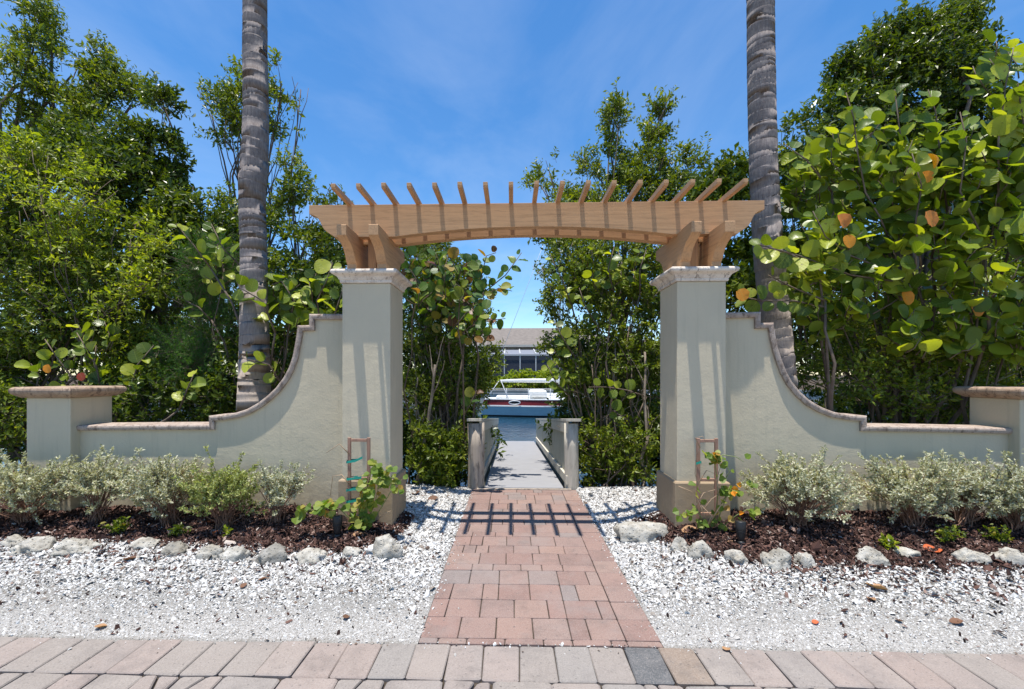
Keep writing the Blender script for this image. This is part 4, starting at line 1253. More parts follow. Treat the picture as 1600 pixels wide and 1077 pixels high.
def shoot_leaves(pts, size, rng, step=0.075, start=0.15, spread=1.0):
    """alternate round leaves along a polyline shoot -> list of (P, D, N, s)"""
    out = []
    pts = [Vector(p) for p in pts]
    L = sum((b - a).length for a, b in zip(pts, pts[1:]))
    n = max(3, int(L * (1 - start) / step))
    for k in range(n):
        u = start + (1 - start) * (k + 0.5) / n
        s = u * L
        for a, b in zip(pts, pts[1:]):
            l = (b - a).length
            if s <= l: p = a.lerp(b, s / l); d = (b - a).normalized(); break
            s -= l
        else: p, d = pts[-1], (pts[-1] - pts[-2]).normalized()
        side = d.cross(Vector((0.3 * rng.normal(), -1, 0.3 * rng.normal())))
        side = (side.normalized() if side.length > 1e-4 else d.orthogonal()) * (1 if k % 2 else -1)
        D = side * spread + d * rng.uniform(0.3, 0.9) + Vector(rng.normal(0, 0.3, 3))
        N = Vector((rng.normal(0, 0.45), -0.75 + rng.normal(0, 0.5), 0.8 + rng.normal(0, 0.35)))
        out.append((p + side * 0.02, D, N, size * (0.65 + 0.5 * rng.random()) * (0.7 if u > 0.92 else 1.0)))
    return out
def sea_grape(label, base, shoots, fills, size, seed, kind='sg', limit=300, r0=0.035, trunk_to=None, group='sea grape shrubs', dens=8, extra=(), stem_r=0.011):
    rng = np.random.default_rng(seed)
    t = thing('sea_grape', label, 'shrub', base, group)
    o3 = Vector(base)
    mb = MB(); leaves = []
    for sh in shoots:
        pts = [Vector(p) for p in sh]
        mb.tube(pts, [stem_r * (1 - 0.55 * k / (len(pts) - 1)) for k in range(len(pts))], 6)
        leaves += [l + (1,) for l in shoot_leaves(pts, size, rng)]
    for c in fills:
        A = 4 * math.pi * ((c[3] + c[4] + c[5]) / 3) ** 2
        for k in range(max(2, int(A * dens))):
            d = rand_dirs(1, rng)[0]
            if d[1] > 0.55: d[1] *= -1
            e = Vector(c[:3]) + Vector(d * np.array(c[3:6]) * rng.uniform(0.75, 1.08))
            s0 = e - Vector((d[0] * 0.5 + rng.normal(0, 0.2), d[1] * 0.4, d[2] * 0.3 + 0.55)) * rng.uniform(0.22, 0.42)
            mid = (e + s0) / 2 + Vector(rng.normal(0, 0.02, 3))
            mb.tube([s0, mid, e], [0.007, 0.006, 0.003], 5)
            leaves += [l + (0,) for l in shoot_leaves([s0, mid, e], size * 0.92, rng, step=0.085, start=0.1)]
    for c in fills[::2]:
        limb(mb, o3 + Vector((rng.normal(0, 0.22), rng.normal(0, 0.15), -0.1)), Vector(c[:3]), r0 * rng.uniform(0.35, 0.8), 0.006, rng, 8, 0.10, 7)
    for sh in shoots:
        limb(mb, o3 + Vector((rng.normal(0, 0.05), rng.normal(0, 0.05), 0.2)), sh[0], r0 * 0.8, stem_r, rng, 7, 0.08, 7)
    mb.build('trunk', M['bark'], t)
    leaves.sort(key=lambda l: -(l[3] / max(1.0, (l[0] - Vector((0, 0, EYE))).length)) - 0.02 * l[4])
    lim = limit - len(extra)
    for P, D, N, s, _ in leaves[:lim]:
        leaf_object(t, o3, P, D, N, s, kind)
    for P, D, N, s, kd, lab in extra:
        o = leaf_object(t, o3, P, D, N, s, kd)
        if lab: o['label'] = lab
    rest = leaves[lim:]
    if rest:
        P = np.array([l[0] for l in rest]); D = np.array([l[1] for l in rest]); N = np.array([l[2] for l in rest])
        A, B, C = frames(D, unit(N)); S = np.repeat(np.array([[l[3]] for l in rest]), 3, 1)
        V, F, tt = instance_np(RL_V, RL_F, P, A, B, C, S, rng.random(len(P)))
        o = link_mesh('leaf_mass', np_mesh('leaf_mass', V - np.array(o3), F, tt, True), M['sg_far'], t); o['kind'] = 'stuff'
    return t
def shoot_px(*pp):
    return [at(px, py, Y) for px, py, Y in pp]

# ================================================================== PALMS
def palm(label, prof, Y, seed):
    """prof: (photo row, centre column, width in pixels) from the foot upwards"""
    pts, rads = [], []
    P = [(at(c, y, Y), w * Y / FPX / 2) for y, c, w in prof]
    base = Vector((P[0][0].x, Y, ghf(P[0][0].x, Y)))
    t = thing('palm_tree', label, 'palm tree', base, 'palms behind the garden walls')
    zs = [p.z for p, _ in P]
    top = 14.5
    z = base.z - 0.1
    rng = random.Random(seed)
    mb = MB(); ringz = z
    slopex = (P[-1][0].x - P[-3][0].x) / (P[-1][0].z - P[-3][0].z)
    while z < top:
        if z <= zs[-1]:
            x = float(np.interp(z, zs, [p.x for p, _ in P])); r = float(np.interp(z, zs, [q for _, q in P]))
        else:
            x = P[-1][0].x + slopex * (z - zs[-1]) * 0.5; r = P[-1][1] * (1 - 0.02 * (z - zs[-1]))
        st = rng.uniform(0.05, 0.14)
        tilt = rng.uniform(-0.012, 0.012)
        bulge = rng.uniform(0.0, 0.0065)
        for dz, k in ((0, 1.0), (st * 0.82, 1 + bulge), (st * 0.9, 1 + bulge * 1.2), (st * 0.96, 1 - bulge * 0.4)):
            pts.append((x + rng.uniform(-0.002, 0.002), Y + rng.uniform(-0.002, 0.002), z + dz)); rads.append(r * 0.94 * k * (1 + rng.uniform(-0.006, 0.006)))
        z += st
    mb.tube(pts, rads, 20)
    mb.build('trunk', M['palm'], t)
    # crown of fronds, far above the frame
    hub = Vector(pts[-1])
    for k in range(15):
        az = k * 2.399; el = 1.1 - 1.5 * (k / 14)
        fm = MB(); L = 2.3
        rp = []
        for i in range(9):
            u = i / 8
            h = L * u * math.cos(el) * (1 - 0.1 * u); v = L * u * math.sin(el) - 0.9 * u * u
            rp.append(hub + Vector((math.cos(az) * h, math.sin(az) * h, v)))
        fm.tube(rp, [0.022 * (1 - 0.8 * i / 8) for i in range(9)], 5)
        for i in range(1, 24):
            u = i / 24 * 8; j = min(7, int(u)); p = rp[j].lerp(rp[j + 1], u - j); d = (rp[j + 1] - rp[j]).normalized()
            s = d.cross(Vector((0, 0, 1))).normalized()
            for sg in (-1, 1):
                e = p + s * sg * 0.42 * math.sin(math.pi * (0.15 + 0.8 * i / 24)) + d * 0.16 + Vector((0, 0, -0.14))
                w_ = d * 0.014
                fm.add([p - w_, p + w_, e], [(0, 1, 2)])
        fm.build('frond', M['leaf_plain'], t)
    return t
M['leaf_plain'] = plain('palm_frond_green', (0.06, 0.11, 0.03), 0.5, 0.3, 0.2)
palm('tall grey ringed palm trunk behind the left curved wall', [(640, 397, 52), (560, 398, 47), (480, 397, 43), (400, 396.5, 41), (320, 394, 41), (290, 394.5, 43), (240, 399, 41), (180, 400, 39.5), (90, 398.5, 38), (0, 398.5, 37)], 5.15, 5)
palm('tall grey ringed palm trunk behind the right curved wall, leaning slightly left', [(640, 1224, 46), (560, 1216, 45), (490, 1211, 44), (420, 1202, 44), (350, 1197, 43), (280, 1193.5, 42), (180, 1190.5, 41), (90, 1189, 41), (0, 1188, 40)], 5.25, 9)

# ================================================================== TREES AND THICKETS, left of the arch
c = clump
def gp(px, Y): X = xat(px, Y); return (X, Y, ghf(X, Y))
tree('buttonwood_tree', 'tall open dark green tree rising at the far upper left corner', 'tree', gp(20, 7.6),
     [c(52, 40, 34, 7.6), c(66, 95, 44, 7.7), c(30, 130, 48, 7.4), c(112, 118, 44, 7.8), c(150, 100, 30, 7.8), c(92, 175, 52, 7.6), c(28, 200, 62, 7.3), c(150, 168, 40, 7.7), c(205, 165, 40, 7.9), c(52, 8, 22, 7.6), c(180, 130, 28, 7.9), c(140, 215, 55, 7.6)],
     m='leaf', dens=62, L=0.075, W=0.034, seed=11, r0=0.09, gap=0.52, twig=0.26, fork=0.2)
tree('mangrove_tree', 'dense dark glossy tree between the tall corner tree and the left palm', 'tree', gp(240, 7.0),
     [c(180, 235, 55, 7.0), c(232, 205, 34, 7.1), c(215, 290, 70, 6.9), c(245, 250, 44, 7.1), c(285, 310, 42, 6.9), c(325, 350, 36, 6.8), c(275, 380, 70, 6.7), c(345, 400, 50, 6.8), c(120, 250, 60, 7.0), c(255, 165, 24, 7.2)],
     m='leaf_dark', dens=75, L=0.085, W=0.040, seed=12, r0=0.075, gap=0.22, twig=0.22, multi=2)
tree('thicket_shrub', 'bulky rounded green thicket filling the left side behind the short pillar', 'shrub', gp(90, 6.2),
     [c(20, 290, 70, 6.2), c(95, 300, 85, 6.3), c(40, 400, 100, 6.0), c(150, 400, 90, 6.2), c(110, 500, 95, 6.0), c(10, 510, 90, 5.9), c(210, 480, 80, 6.2), c(60, 590, 80, 5.8), c(-60, 380, 90, 6.1), c(-70, 560, 90, 5.9), c(-180, 430, 100, 5.9), c(-190, 600, 100, 5.7), c(-320, 480, 110, 5.8), c(-330, 640, 110, 5.6), c(190, 570, 70, 6.0), c(-10, 640, 60, 5.7), c(15, 650, 46, 5.4), c(-40, 690, 50, 5.3)],
     m='leaf', dens=58, L=0.058, W=0.026, seed=13, r0=0.05, gap=0.25, twig=0.20, multi=4, per=10)
tree('trailing_vine', 'yellow green vine trailing over the big left thicket', 'vine', gp(150, 5.75),
     [c(60, 265, 40, 5.75), c(140, 300, 46, 5.75), c(205, 365, 38, 5.7), c(110, 400, 34, 5.65), c(170, 470, 34, 5.6), c(30, 330, 34, 5.7), c(235, 430, 30, 5.7), c(60, 470, 26, 5.5), c(148, 560, 26, 5.5), c(15, 235, 30, 5.8), c(95, 345, 40, 5.7)],
     m='leaf_bright', dens=42, L=0.066, W=0.028, seed=14, r0=0.018, gap=0.45, twig=0.26, droop=0.5, multi=3, per=9, shell=0.75)
tree('feathery_shrub', 'soft feathery fine leaved shrub just left of the left palm', 'shrub', gp(325, 5.9),
     [c(330, 420, 48, 5.9), c(300, 480, 48, 5.9), c(340, 520, 44, 5.8), c(275, 540, 40, 5.8), c(310, 580, 45, 5.7)],
     m='leaf_fern', dens=210, L=0.034, W=0.006, seed=15, r0=0.016, gap=0.3, twig=0.24, up=0.1, per=16, multi=4, shell=0.4)
tree('slender_tree', 'slender open tree whose crown shows either side of the left palm top', 'tree', gp(385, 7.8),
     [c(328, 162, 26, 7.8), c(348, 198, 24, 7.7), c(392, 120, 26, 7.9), c(440, 130, 32, 7.8), c(470, 140, 20, 7.8), c(432, 180, 34, 7.8), c(378, 175, 40, 7.7), c(410, 235, 30, 7.7), c(372, 240, 20, 7.7), c(392, 290, 22, 7.6), c(365, 320, 20, 7.5), c(420, 270, 16, 7.7)],
     m='leaf', dens=58, L=0.075, W=0.034, seed=16, r0=0.05, gap=0.56, twig=0.25)
tree('sparse_tree', 'sparse thin branched tree between the left palm and the timber arch', 'tree', gp(462, 7.2),
     [c(448, 345, 38, 7.2), c(490, 340, 28, 7.2), c(430, 390, 40, 7.1), c(480, 395, 42, 7.0), c(515, 375, 24, 7.0), c(462, 300, 20, 7.2), c(456, 262, 9, 7.2), c(515, 300, 16, 7.2), c(525, 320, 14, 7.2), c(515, 420, 30, 6.9), c(450, 440, 40, 6.9)],
     m='leaf', dens=66, L=0.075, W=0.035, seed=17, r0=0.035, gap=0.46, twig=0.22)
mbx = MB()
bt = thing('bare_sapling', 'bare leafless forked stem rising above the sparse tree by the arch', 'branch', gp(458, 7.15))
r_ = np.random.default_rng(3)
trk = shoot_px((462, 430, 7.15), (460, 360, 7.15), (456, 300, 7.15), (455, 265, 7.15), (459, 228, 7.15))
mbx.tube([Vector(gp(458, 7.15)) - Vector((0, 0, 0.1))] + trk, [0.022, 0.018, 0.014, 0.010, 0.007, 0.003], 6)
for a, b in (((456, 300), (470, 280)), ((456, 280), (446, 262)), ((456, 262), (468, 244)), ((457, 250), (452, 236)), ((458, 320), (476, 300)), ((458, 330), (442, 312))):
    limb(mbx, at(*a, 7.15), at(*b, 7.12), 0.006, 0.002, r_, 5, 0.06, 5)
mbx.build('trunk', M['bark'], bt)
tree('understory_shrub', 'dark leafy undergrowth behind the left curved wall right of the palm', 'shrub', gp(470, 5.9),
     [c(455, 500, 55, 5.9), c(500, 470, 50, 6.0), c(440, 560, 60, 5.7), c(505, 540, 50, 5.7), c(380, 600, 50, 5.7), c(330, 630, 50, 5.6), c(250, 630, 60, 5.6), c(400, 520, 40, 5.9), c(160, 650, 50, 5.5)],
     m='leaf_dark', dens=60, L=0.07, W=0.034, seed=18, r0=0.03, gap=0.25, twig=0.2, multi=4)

# ---- between the pillars, left of the footbridge
tree('mangrove_shrub', 'dense small leaved shrub beside the left rail of the footbridge', 'shrub', gp(690, 6.75),
     [c(665, 440, 40, 6.9), c(730, 590, 36, 7.2), c(752, 560, 34, 7.4), c(700, 520, 48, 7.0), c(650, 520, 40, 6.8), c(735, 500, 40, 7.4), c(712, 650, 28, 6.9), c(722, 690, 30, 6.6), c(712, 730, 26, 6.5), c(650, 620, 36, 6.6), c(690, 660, 36, 6.7), c(690, 600, 46, 6.9), c(650, 400, 40, 7.2), c(750, 600, 16, 7.4), c(680, 395, 30, 7.3), c(710, 450, 46, 7.3)],
     m='leaf', dens=82, L=0.055, W=0.028, seed=21, r0=0.03, gap=0.30, twig=0.17, multi=5, bark_m='bark_pale')
tree('lower_shrub', 'low dark green bush at the foot of the left bridge post', 'bush', gp(680, 6.25),
     [c(690, 715, 34, 6.25), c(720, 700, 26, 6.35), c(660, 735, 22, 6.2), c(705, 745, 22, 6.2), c(665, 690, 30, 6.3)],
     m='leaf', dens=75, L=0.07, W=0.032, seed=22, r0=0.014, gap=0.2, twig=0.16, multi=3)
# ---- right of the footbridge
tree('mangrove_shrub', 'dense small leaved shrub beside the right rail of the footbridge', 'shrub', gp(950, 6.75),
     [c(880, 470, 40, 7.3), c(874, 540, 28, 7.4), c(900, 585, 34, 7.3), c(920, 540, 48, 7.0), c(975, 500, 52, 6.9), c(930, 440, 52, 7.1), c(990, 430, 46, 6.9), c(890, 400, 40, 7.4), c(985, 570, 44, 6.7), c(925, 620, 44, 6.8), c(892, 610, 16, 7.1), c(928, 690, 26, 6.9), c(938, 705, 26, 6.7), c(950, 650, 40, 6.7), c(930, 738, 20, 6.6), c(1000, 640, 40, 6.6), c(960, 725, 28, 6.5), c(1012, 560, 36, 6.6), c(1010, 470, 30, 6.8), c(845, 415, 20, 7.5), c(965, 390, 40, 7.2), c(1015, 400, 30, 7.0)],
     m='leaf', dens=78, L=0.055, W=0.028, seed=23, r0=0.03, gap=0.32, twig=0.17, multi=6, bark_m='bark_pale')
tree('lower_shrub', 'low bright green bush at the foot of the right bridge post', 'bush', gp(970, 6.25),
     [c(965, 690, 32, 6.3), c(990, 720, 28, 6.2), c(945, 740, 20, 6.2), c(1005, 690, 26, 6.3), c(1000, 745, 18, 6.15), c(925, 690, 22, 6.4)],
     m='leaf', dens=46, L=0.065, W=0.030, seed=24, r0=0.014, gap=0.3, twig=0.16, multi=3)
tree('buttonwood_tree', 'upright tree with two tall leafy spires showing above the arch', 'tree', gp(985, 8.2),
     [c(960, 200, 17, 8.2, rz=42), c(958, 262, 26, 8.2), c(1028, 200, 20, 8.3, rz=40), c(1018, 262, 30, 8.2), c(1082, 262, 26, 8.3), c(920, 255, 20, 8.2), c(910, 295, 30, 8.2), c(858, 268, 22, 8.3), c(845, 290, 20, 8.2), c(885, 305, 20, 8.2), c(985, 310, 46, 8.1), c(1050, 310, 36, 8.1), c(1035, 165, 11, 8.3), c(962, 168, 9, 8.2), c(930, 345, 50, 8.0), c(1010, 360, 50, 8.0), c(870, 360, 36, 8.0)],
     m='leaf', dens=66, L=0.080, W=0.033, seed=25, r0=0.055, gap=0.34, twig=0.25, up=0.7, multi=2)
tree('leafy_tree', 'fresh green leafy tree behind the right end of the arch beams', 'tree', gp(1130, 7.0),
     [c(1118, 295, 32, 7.0), c(1150, 320, 34, 7.0), c(1095, 330, 34, 7.0), c(1145, 275, 18, 7.1), c(1140, 380, 45, 6.9), c(1175, 420, 40, 6.7), c(1160, 460, 40, 6.5), c(1080, 380, 40, 7.0)],
     m='leaf', dens=72, L=0.095, W=0.046, seed=26, r0=0.04, gap=0.22, twig=0.22)
# stems of the mangroves, standing in the bank on both sides of the bridge
rs = np.random.default_rng(44)
k_ = 0
STEMS = [(648, 6.15, 500, 'pale upright trunk right beside the left gate pillar', 0.034), (668, 6.3, 520, 'leaning grey trunk second from the left gate pillar', 0.028), (692, 6.6, 480, None, 0.016), (702, 6.5, 520, None, 0.014), (716, 6.7, 560, None, 0.013), (684, 6.4, 560, None, 0.012), (660, 6.5, 470, None, 0.013), (728, 6.6, 600, None, 0.010), (640, 6.4, 480, None, 0.016), (676, 6.7, 500, None, 0.012), (708, 6.9, 520, None, 0.011),
         (1003, 6.2, 520, 'pale straight trunk nearest the right gate pillar', 0.030), (985, 6.4, 480, None, 0.016), (968, 6.6, 500, None, 0.016), (952, 6.5, 540, None, 0.012), (938, 6.8, 480, None, 0.014), (1018, 6.3, 500, None, 0.014), (925, 6.6, 560, None, 0.012), (992, 6.8, 540, None, 0.012), (975, 6.3, 620, None, 0.010), (960, 6.9, 520, None, 0.011), (1010, 6.6, 490, None, 0.012), (945, 6.3, 650, None, 0.009)]
for px, Y, top, lab, r in STEMS:
    b = Vector(gp(px, Y)); b.z -= 0.1
    e = at(px + rs.normal(0, 22), top + (70 if px < 800 else 30), Y + rs.uniform(0, 0.3))
    side = 'left' if px < 800 else 'right'
    o = thing('mangrove_sapling', lab or f'thin wavy mangrove stem among others {side} of the footbridge', 'stem', b, 'mangrove stems left of the footbridge' if px < 800 else 'mangrove stems right of the footbridge')
    mb = MB()
    pts = limb(mb, b, e, r, r * 0.5, rs, 9, 0.05, 7)
    for q in range(3):
        i = rs.integers(3, 8); ee = Vector(pts[i]) + Vector((rs.normal(0, 0.28), rs.normal(0, 0.2), rs.uniform(0.2, 0.6)))
        limb(mb, pts[i], ee, r * 0.4, 0.003, rs, 5, 0.1, 5)
    for q in range(3):
        a = rs.uniform(0, 6.28); ee = b + Vector((math.cos(a) * 0.22, math.sin(a) * 0.22, -0.25))
        limb(mb, pts[1], ee, r * 0.45, r * 0.3, rs, 5, 0.15, 5)
    mb.build('trunk', M['bark_pale'] if (lab or rs.random() < 0.4) else M['bark'], o)

# ================================================================== TREES AND THICKETS, right of the arch
tree('strangler_fig', 'tall dense dark tree dominating the upper right behind the sea grape', 'tree', gp(1420, 7.8),
     [c(1330, 190, 55, 7.6), c(1365, 130, 60, 7.8), c(1330, 120, 34, 7.7), c(1420, 90, 62, 7.9), c(1480, 55, 40, 8.0), c(1440, 150, 75, 7.8), c(1380, 70, 30, 7.9), c(1505, 110, 50, 7.9), c(1350, 280, 70, 7.5), c(1450, 260, 90, 7.6), c(1540, 210, 70, 7.7), c(1500, 30, 20, 8.0), c(1590, 320, 80, 7.5), c(1300, 250, 40, 7.5), c(1630, 200, 60, 7.6)],
     m='leaf_dark', dens=66, L=0.085, W=0.040, seed=31, r0=0.11, gap=0.18, twig=0.22)
tree('young_tree', 'small light leaved tree just right of the right palm', 'tree', gp(1250, 6.9),
     [c(1240, 205, 18, 6.9), c(1262, 225, 20, 6.9), c(1235, 250, 22, 6.9), c(1255, 280, 36, 6.8), c(1290, 300, 36, 6.8), c(1240, 330, 36, 6.7), c(1270, 370, 46, 6.6), c(1235, 400, 34, 6.6)],
     m='leaf', dens=64, L=0.075, W=0.036, seed=32, r0=0.03, gap=0.30, twig=0.2)
tree('understory_shrub', 'shadowy small leaved thicket low behind the right wall', 'shrub', gp(1400, 6.2),
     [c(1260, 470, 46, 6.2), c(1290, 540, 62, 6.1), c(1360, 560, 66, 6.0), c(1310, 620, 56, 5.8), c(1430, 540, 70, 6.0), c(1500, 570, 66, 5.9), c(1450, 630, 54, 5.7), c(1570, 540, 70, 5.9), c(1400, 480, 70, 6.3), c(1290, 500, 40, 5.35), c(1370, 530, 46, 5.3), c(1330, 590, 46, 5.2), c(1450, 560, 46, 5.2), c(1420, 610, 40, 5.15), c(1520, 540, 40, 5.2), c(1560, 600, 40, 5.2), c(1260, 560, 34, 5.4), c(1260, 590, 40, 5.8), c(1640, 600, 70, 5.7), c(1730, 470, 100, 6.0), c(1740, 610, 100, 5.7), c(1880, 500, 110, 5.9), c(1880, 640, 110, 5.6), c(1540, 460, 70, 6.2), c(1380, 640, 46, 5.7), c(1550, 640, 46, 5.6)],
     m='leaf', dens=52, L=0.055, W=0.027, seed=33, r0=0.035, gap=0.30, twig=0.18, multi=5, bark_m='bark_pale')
tree('trailing_vine', 'light green vine hanging through the right thicket below the sea grape', 'vine', gp(1520, 5.5),
     [c(1440, 520, 24, 5.5), c(1470, 560, 26, 5.5), c(1510, 500, 26, 5.5), c(1530, 430, 22, 5.4), c(1500, 350, 18, 5.3), c(1420, 575, 20, 5.5), c(1570, 500, 26, 5.4), c(1580, 580, 30, 5.4)],
     m='leaf_bright', dens=42, L=0.055, W=0.026, seed=34, r0=0.012, gap=0.35, twig=0.22, droop=0.5, multi=2, shell=0.7)
for px, Y, top, lab, r in ((1415, 5.9, 520, 'thick pale leaning trunk behind the low right wall', 0.055), (1530, 5.7, 560, 'stout trunk beside the right short pillar', 0.045), (1290, 6.0, 520, 'thin dark trunk behind the right curved wall', 0.03)):
    b = Vector(gp(px, Y)); b.z -= 0.1
    o = thing('gnarled_tree', lab, 'tree', b)
    mb = MB(); pts = limb(mb, b, at(px + 12, top, Y + 0.2), r, r * 0.6, rs, 9, 0.05, 9)
    limb(mb, pts[6], pts[8] + Vector((-0.4, 0.1, 0.5)), r * 0.45, 0.01, rs, 6, 0.1, 6); limb(mb, pts[5], pts[8] + Vector((0.45, 0.1, 0.3)), r * 0.4, 0.01, rs, 6, 0.1, 6)
    mb.build('trunk', M['bark_pale'], o)

for name_, lab, px_, cl in (
  ('backing_thicket', 'dark mass of mangroves behind the left thicket and left palm', 200, [(0, 420), (90, 400), (180, 410), (270, 440), (350, 460), (430, 450), (500, 480), (20, 540), (120, 530), (220, 540), (320, 560), (420, 580), (510, 590), (-80, 450), (-80, 580), (60, 650), (200, 650), (340, 660), (470, 660)]),
  ('backing_thicket', 'dark mass of mangroves behind the hedge left of the footbridge', 680, [(640, 470), (690, 460), (655, 560), (710, 560), (650, 650), (705, 640), (735, 530), (625, 400), (650, 715), (700, 710), (733, 690), (675, 690)]),
  ('backing_thicket', 'dark mass of mangroves behind the hedge right of the footbridge', 960, [(920, 470), (975, 460), (1030, 450), (905, 560), (960, 560), (1020, 560), (920, 640), (980, 650), (1030, 650), (1080, 440), (925, 705), (975, 710), (1025, 705), (1000, 690), (900, 670)]),
  ('backing_thicket', 'dark mass of mangroves behind the right sea grape thicket', 1400, [(1180, 480), (1260, 440), (1340, 420), (1430, 400), (1520, 400), (1610, 400), (1210, 580), (1300, 540), (1400, 520), (1500, 520), (1600, 520), (1260, 650), (1370, 640), (1480, 640), (1590, 640), (1690, 460), (1690, 600)])):
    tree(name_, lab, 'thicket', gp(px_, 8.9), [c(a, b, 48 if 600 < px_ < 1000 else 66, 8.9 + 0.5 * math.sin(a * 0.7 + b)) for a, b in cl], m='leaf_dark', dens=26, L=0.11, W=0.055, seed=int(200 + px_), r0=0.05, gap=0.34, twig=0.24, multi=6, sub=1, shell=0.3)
# ---- sea grapes
def ol(px, py, Y, s, kd, lab, dn=(0, -0.9, 0.35), dd=(0.4, 0, -1)):
    return (at(px, py, Y), Vector(dd), Vector(dn), s, kd, lab)
sea_grape('big sea grape with large round leaves spreading over the upper right', gp(1420, 5.6),
   [shoot_px((1400, 400, 5.0), (1375, 340, 4.95), (1352, 300, 4.9), (1340, 240, 4.85), (1334, 185, 4.8), (1322, 145, 4.8)),
    shoot_px((1420, 300, 5.1), (1405, 200, 5.0), (1398, 140, 5.0)),
    shoot_px((1480, 330, 5.0), (1470, 250, 4.9), (1462, 175, 4.9), (1450, 140, 4.9)),
    shoot_px((1560, 330, 4.8), (1560, 220, 4.7), (1572, 130, 4.7), (1585, 70, 4.7)),
    shoot_px((1620, 300, 4.8), (1600, 200, 4.7), (1590, 130, 4.6)),
    shoot_px((1380, 420, 5.0), (1330, 400, 4.9), (1290, 370, 4.8), (1270, 330, 4.8)),
    shoot_px((1400, 440, 5.0), (1330, 430, 4.9), (1250, 400, 4.8), (1185, 382, 4.75)),
    shoot_px((1300, 300, 5.2), (1260, 250, 5.1), (1225, 225, 5.1)),
    shoot_px((1540, 380, 4.8), (1500, 300, 4.7), (1510, 220, 4.7), (1500, 175, 4.7)),
    shoot_px((1440, 420, 4.9), (1430, 350, 4.8), (1440, 290, 4.75), (1425, 240, 4.75))],
   [c(1330, 250, 70, 5.3), c(1290, 390, 60, 5.1), c(1400, 300, 80, 5.2), c(1500, 280, 80, 5.1), c(1580, 260, 80, 5.0), c(1440, 400, 80, 5.1), c(1550, 400, 80, 4.9), c(1260, 300, 46, 5.4), c(1360, 460, 46, 5.1), c(1590, 120, 60, 5.0), c(1300, 480, 46, 5.1), c(1480, 490, 60, 5.0), c(1580, 510, 60, 4.95), c(1420, 520, 40, 5.0)],
   0.175, 51, dens=14, extra=[
   ol(1312, 335, 4.75, 0.16, 'sg_orange', 'orange dying leaf left of the long bare shoot'), ol(1322, 368, 4.75, 0.15, 'sg_orange', 'curled orange dying leaf below the first'),
   ol(1452, 240, 4.65, 0.17, 'sg_orange', 'orange leaf high in the crown', (0.2, -0.6, 0.8)), ol(1449, 330, 4.65, 0.18, 'sg_orange', 'large salmon orange hanging leaf'),
   ol(1412, 455, 4.9, 0.16, 'sg_orange', None), ol(1520, 478, 4.8, 0.15, 'sg_orange', None), ol(1444, 268, 4.7, 0.13, 'sg_orange', None)])
sea_grape('low sea grape sprays reaching left in front of the right palm', gp(1290, 5.3),
   [shoot_px((1290, 480, 4.95), (1240, 470, 4.9), (1190, 470, 4.85), (1150, 462, 4.8)), shoot_px((1290, 470, 4.95), (1240, 450, 4.9), (1200, 430, 4.9)), shoot_px((1280, 420, 4.95), (1230, 395, 4.9), (1180, 385, 4.9))],
   [], 0.15, 52, extra=[ol(1156, 452, 4.78, 0.14, 'sg_orange', 'orange leaf beside the right gate pillar')])
sea_grape('sea grape with pale round leaves behind the left curved wall', gp(400, 5.6),
   [shoot_px((330, 420, 5.5), (300, 380, 5.4), (275, 350, 5.4)), shoot_px((380, 420, 5.4), (350, 390, 5.35), (330, 350, 5.3)), shoot_px((450, 520, 5.3), (460, 470, 5.2), (440, 440, 5.2), (425, 445, 5.1)), shoot_px((500, 500, 5.2), (495, 470, 5.1), (510, 440, 5.1), (520, 410, 5.1)),
    shoot_px((430, 520, 5.1), (410, 470, 5.0), (375, 450, 4.95), (365, 430, 4.9)), shoot_px((440, 600, 5.1), (420, 570, 4.95), (380, 560, 4.85)), shoot_px((330, 500, 5.5), (310, 480, 5.4), (290, 470, 5.4)), shoot_px((520, 500, 5.0), (530, 470, 5.0), (540, 440, 5.0))],
   [c(460, 480, 46, 5.4), c(500, 460, 40, 5.3), c(350, 420, 40, 5.6), c(430, 440, 36, 5.4)], 0.165, 53, dens=7)
sea_grape('shaded sea grape leaves low behind the left short pillar', gp(170, 5.5),
   [shoot_px((160, 620, 5.4), (150, 570, 5.35), (120, 520, 5.3)), shoot_px((200, 620, 5.4), (215, 570, 5.3), (240, 540, 5.3)), shoot_px((280, 640, 5.2), (292, 610, 5.15), (303, 585, 5.1)), shoot_px((120, 600, 5.3), (90, 560, 5.3), (70, 530, 5.3))],
   [c(150, 540, 46, 5.5), c(100, 580, 40, 5.4)], 0.15, 54, dens=6, extra=[ol(125, 583, 5.2, 0.10, 'sg_red', 'small bright red leaf'), ol(72, 570, 5.2, 0.11, 'sg_orange', None)])
sea_grape('sea grape with yellowing and rusty leaves between left pillar and footbridge', gp(700, 6.9),
   [shoot_px((720, 520, 6.9), (740, 470, 6.7), (780, 450, 6.6), (800, 455, 6.5)), shoot_px((700, 500, 6.8), (690, 440, 6.6), (700, 400, 6.6)), shoot_px((690, 500, 6.7), (660, 450, 6.5), (640, 420, 6.4)), shoot_px((730, 480, 6.8), (750, 440, 6.6), (760, 400, 6.6), (775, 395, 6.5)), shoot_px((700, 540, 6.6), (735, 510, 6.4), (770, 500, 6.3), (790, 498, 6.3)), shoot_px((700, 520, 6.5), (720, 500, 6.4), (735, 480, 6.3)), shoot_px((720, 660, 6.4), (735, 630, 6.3), (745, 610, 6.25)), shoot_px((740, 470, 6.8), (790, 430, 6.7), (815, 395, 6.7))],
   [c(690, 470, 46, 6.7), c(735, 500, 40, 6.6), c(660, 420, 36, 6.7), c(730, 430, 36, 6.8), c(700, 430, 44, 5.6), c(740, 470, 30, 5.7), c(655, 450, 30, 5.6)], 0.15, 55, kind='sg_mixed', dens=7)
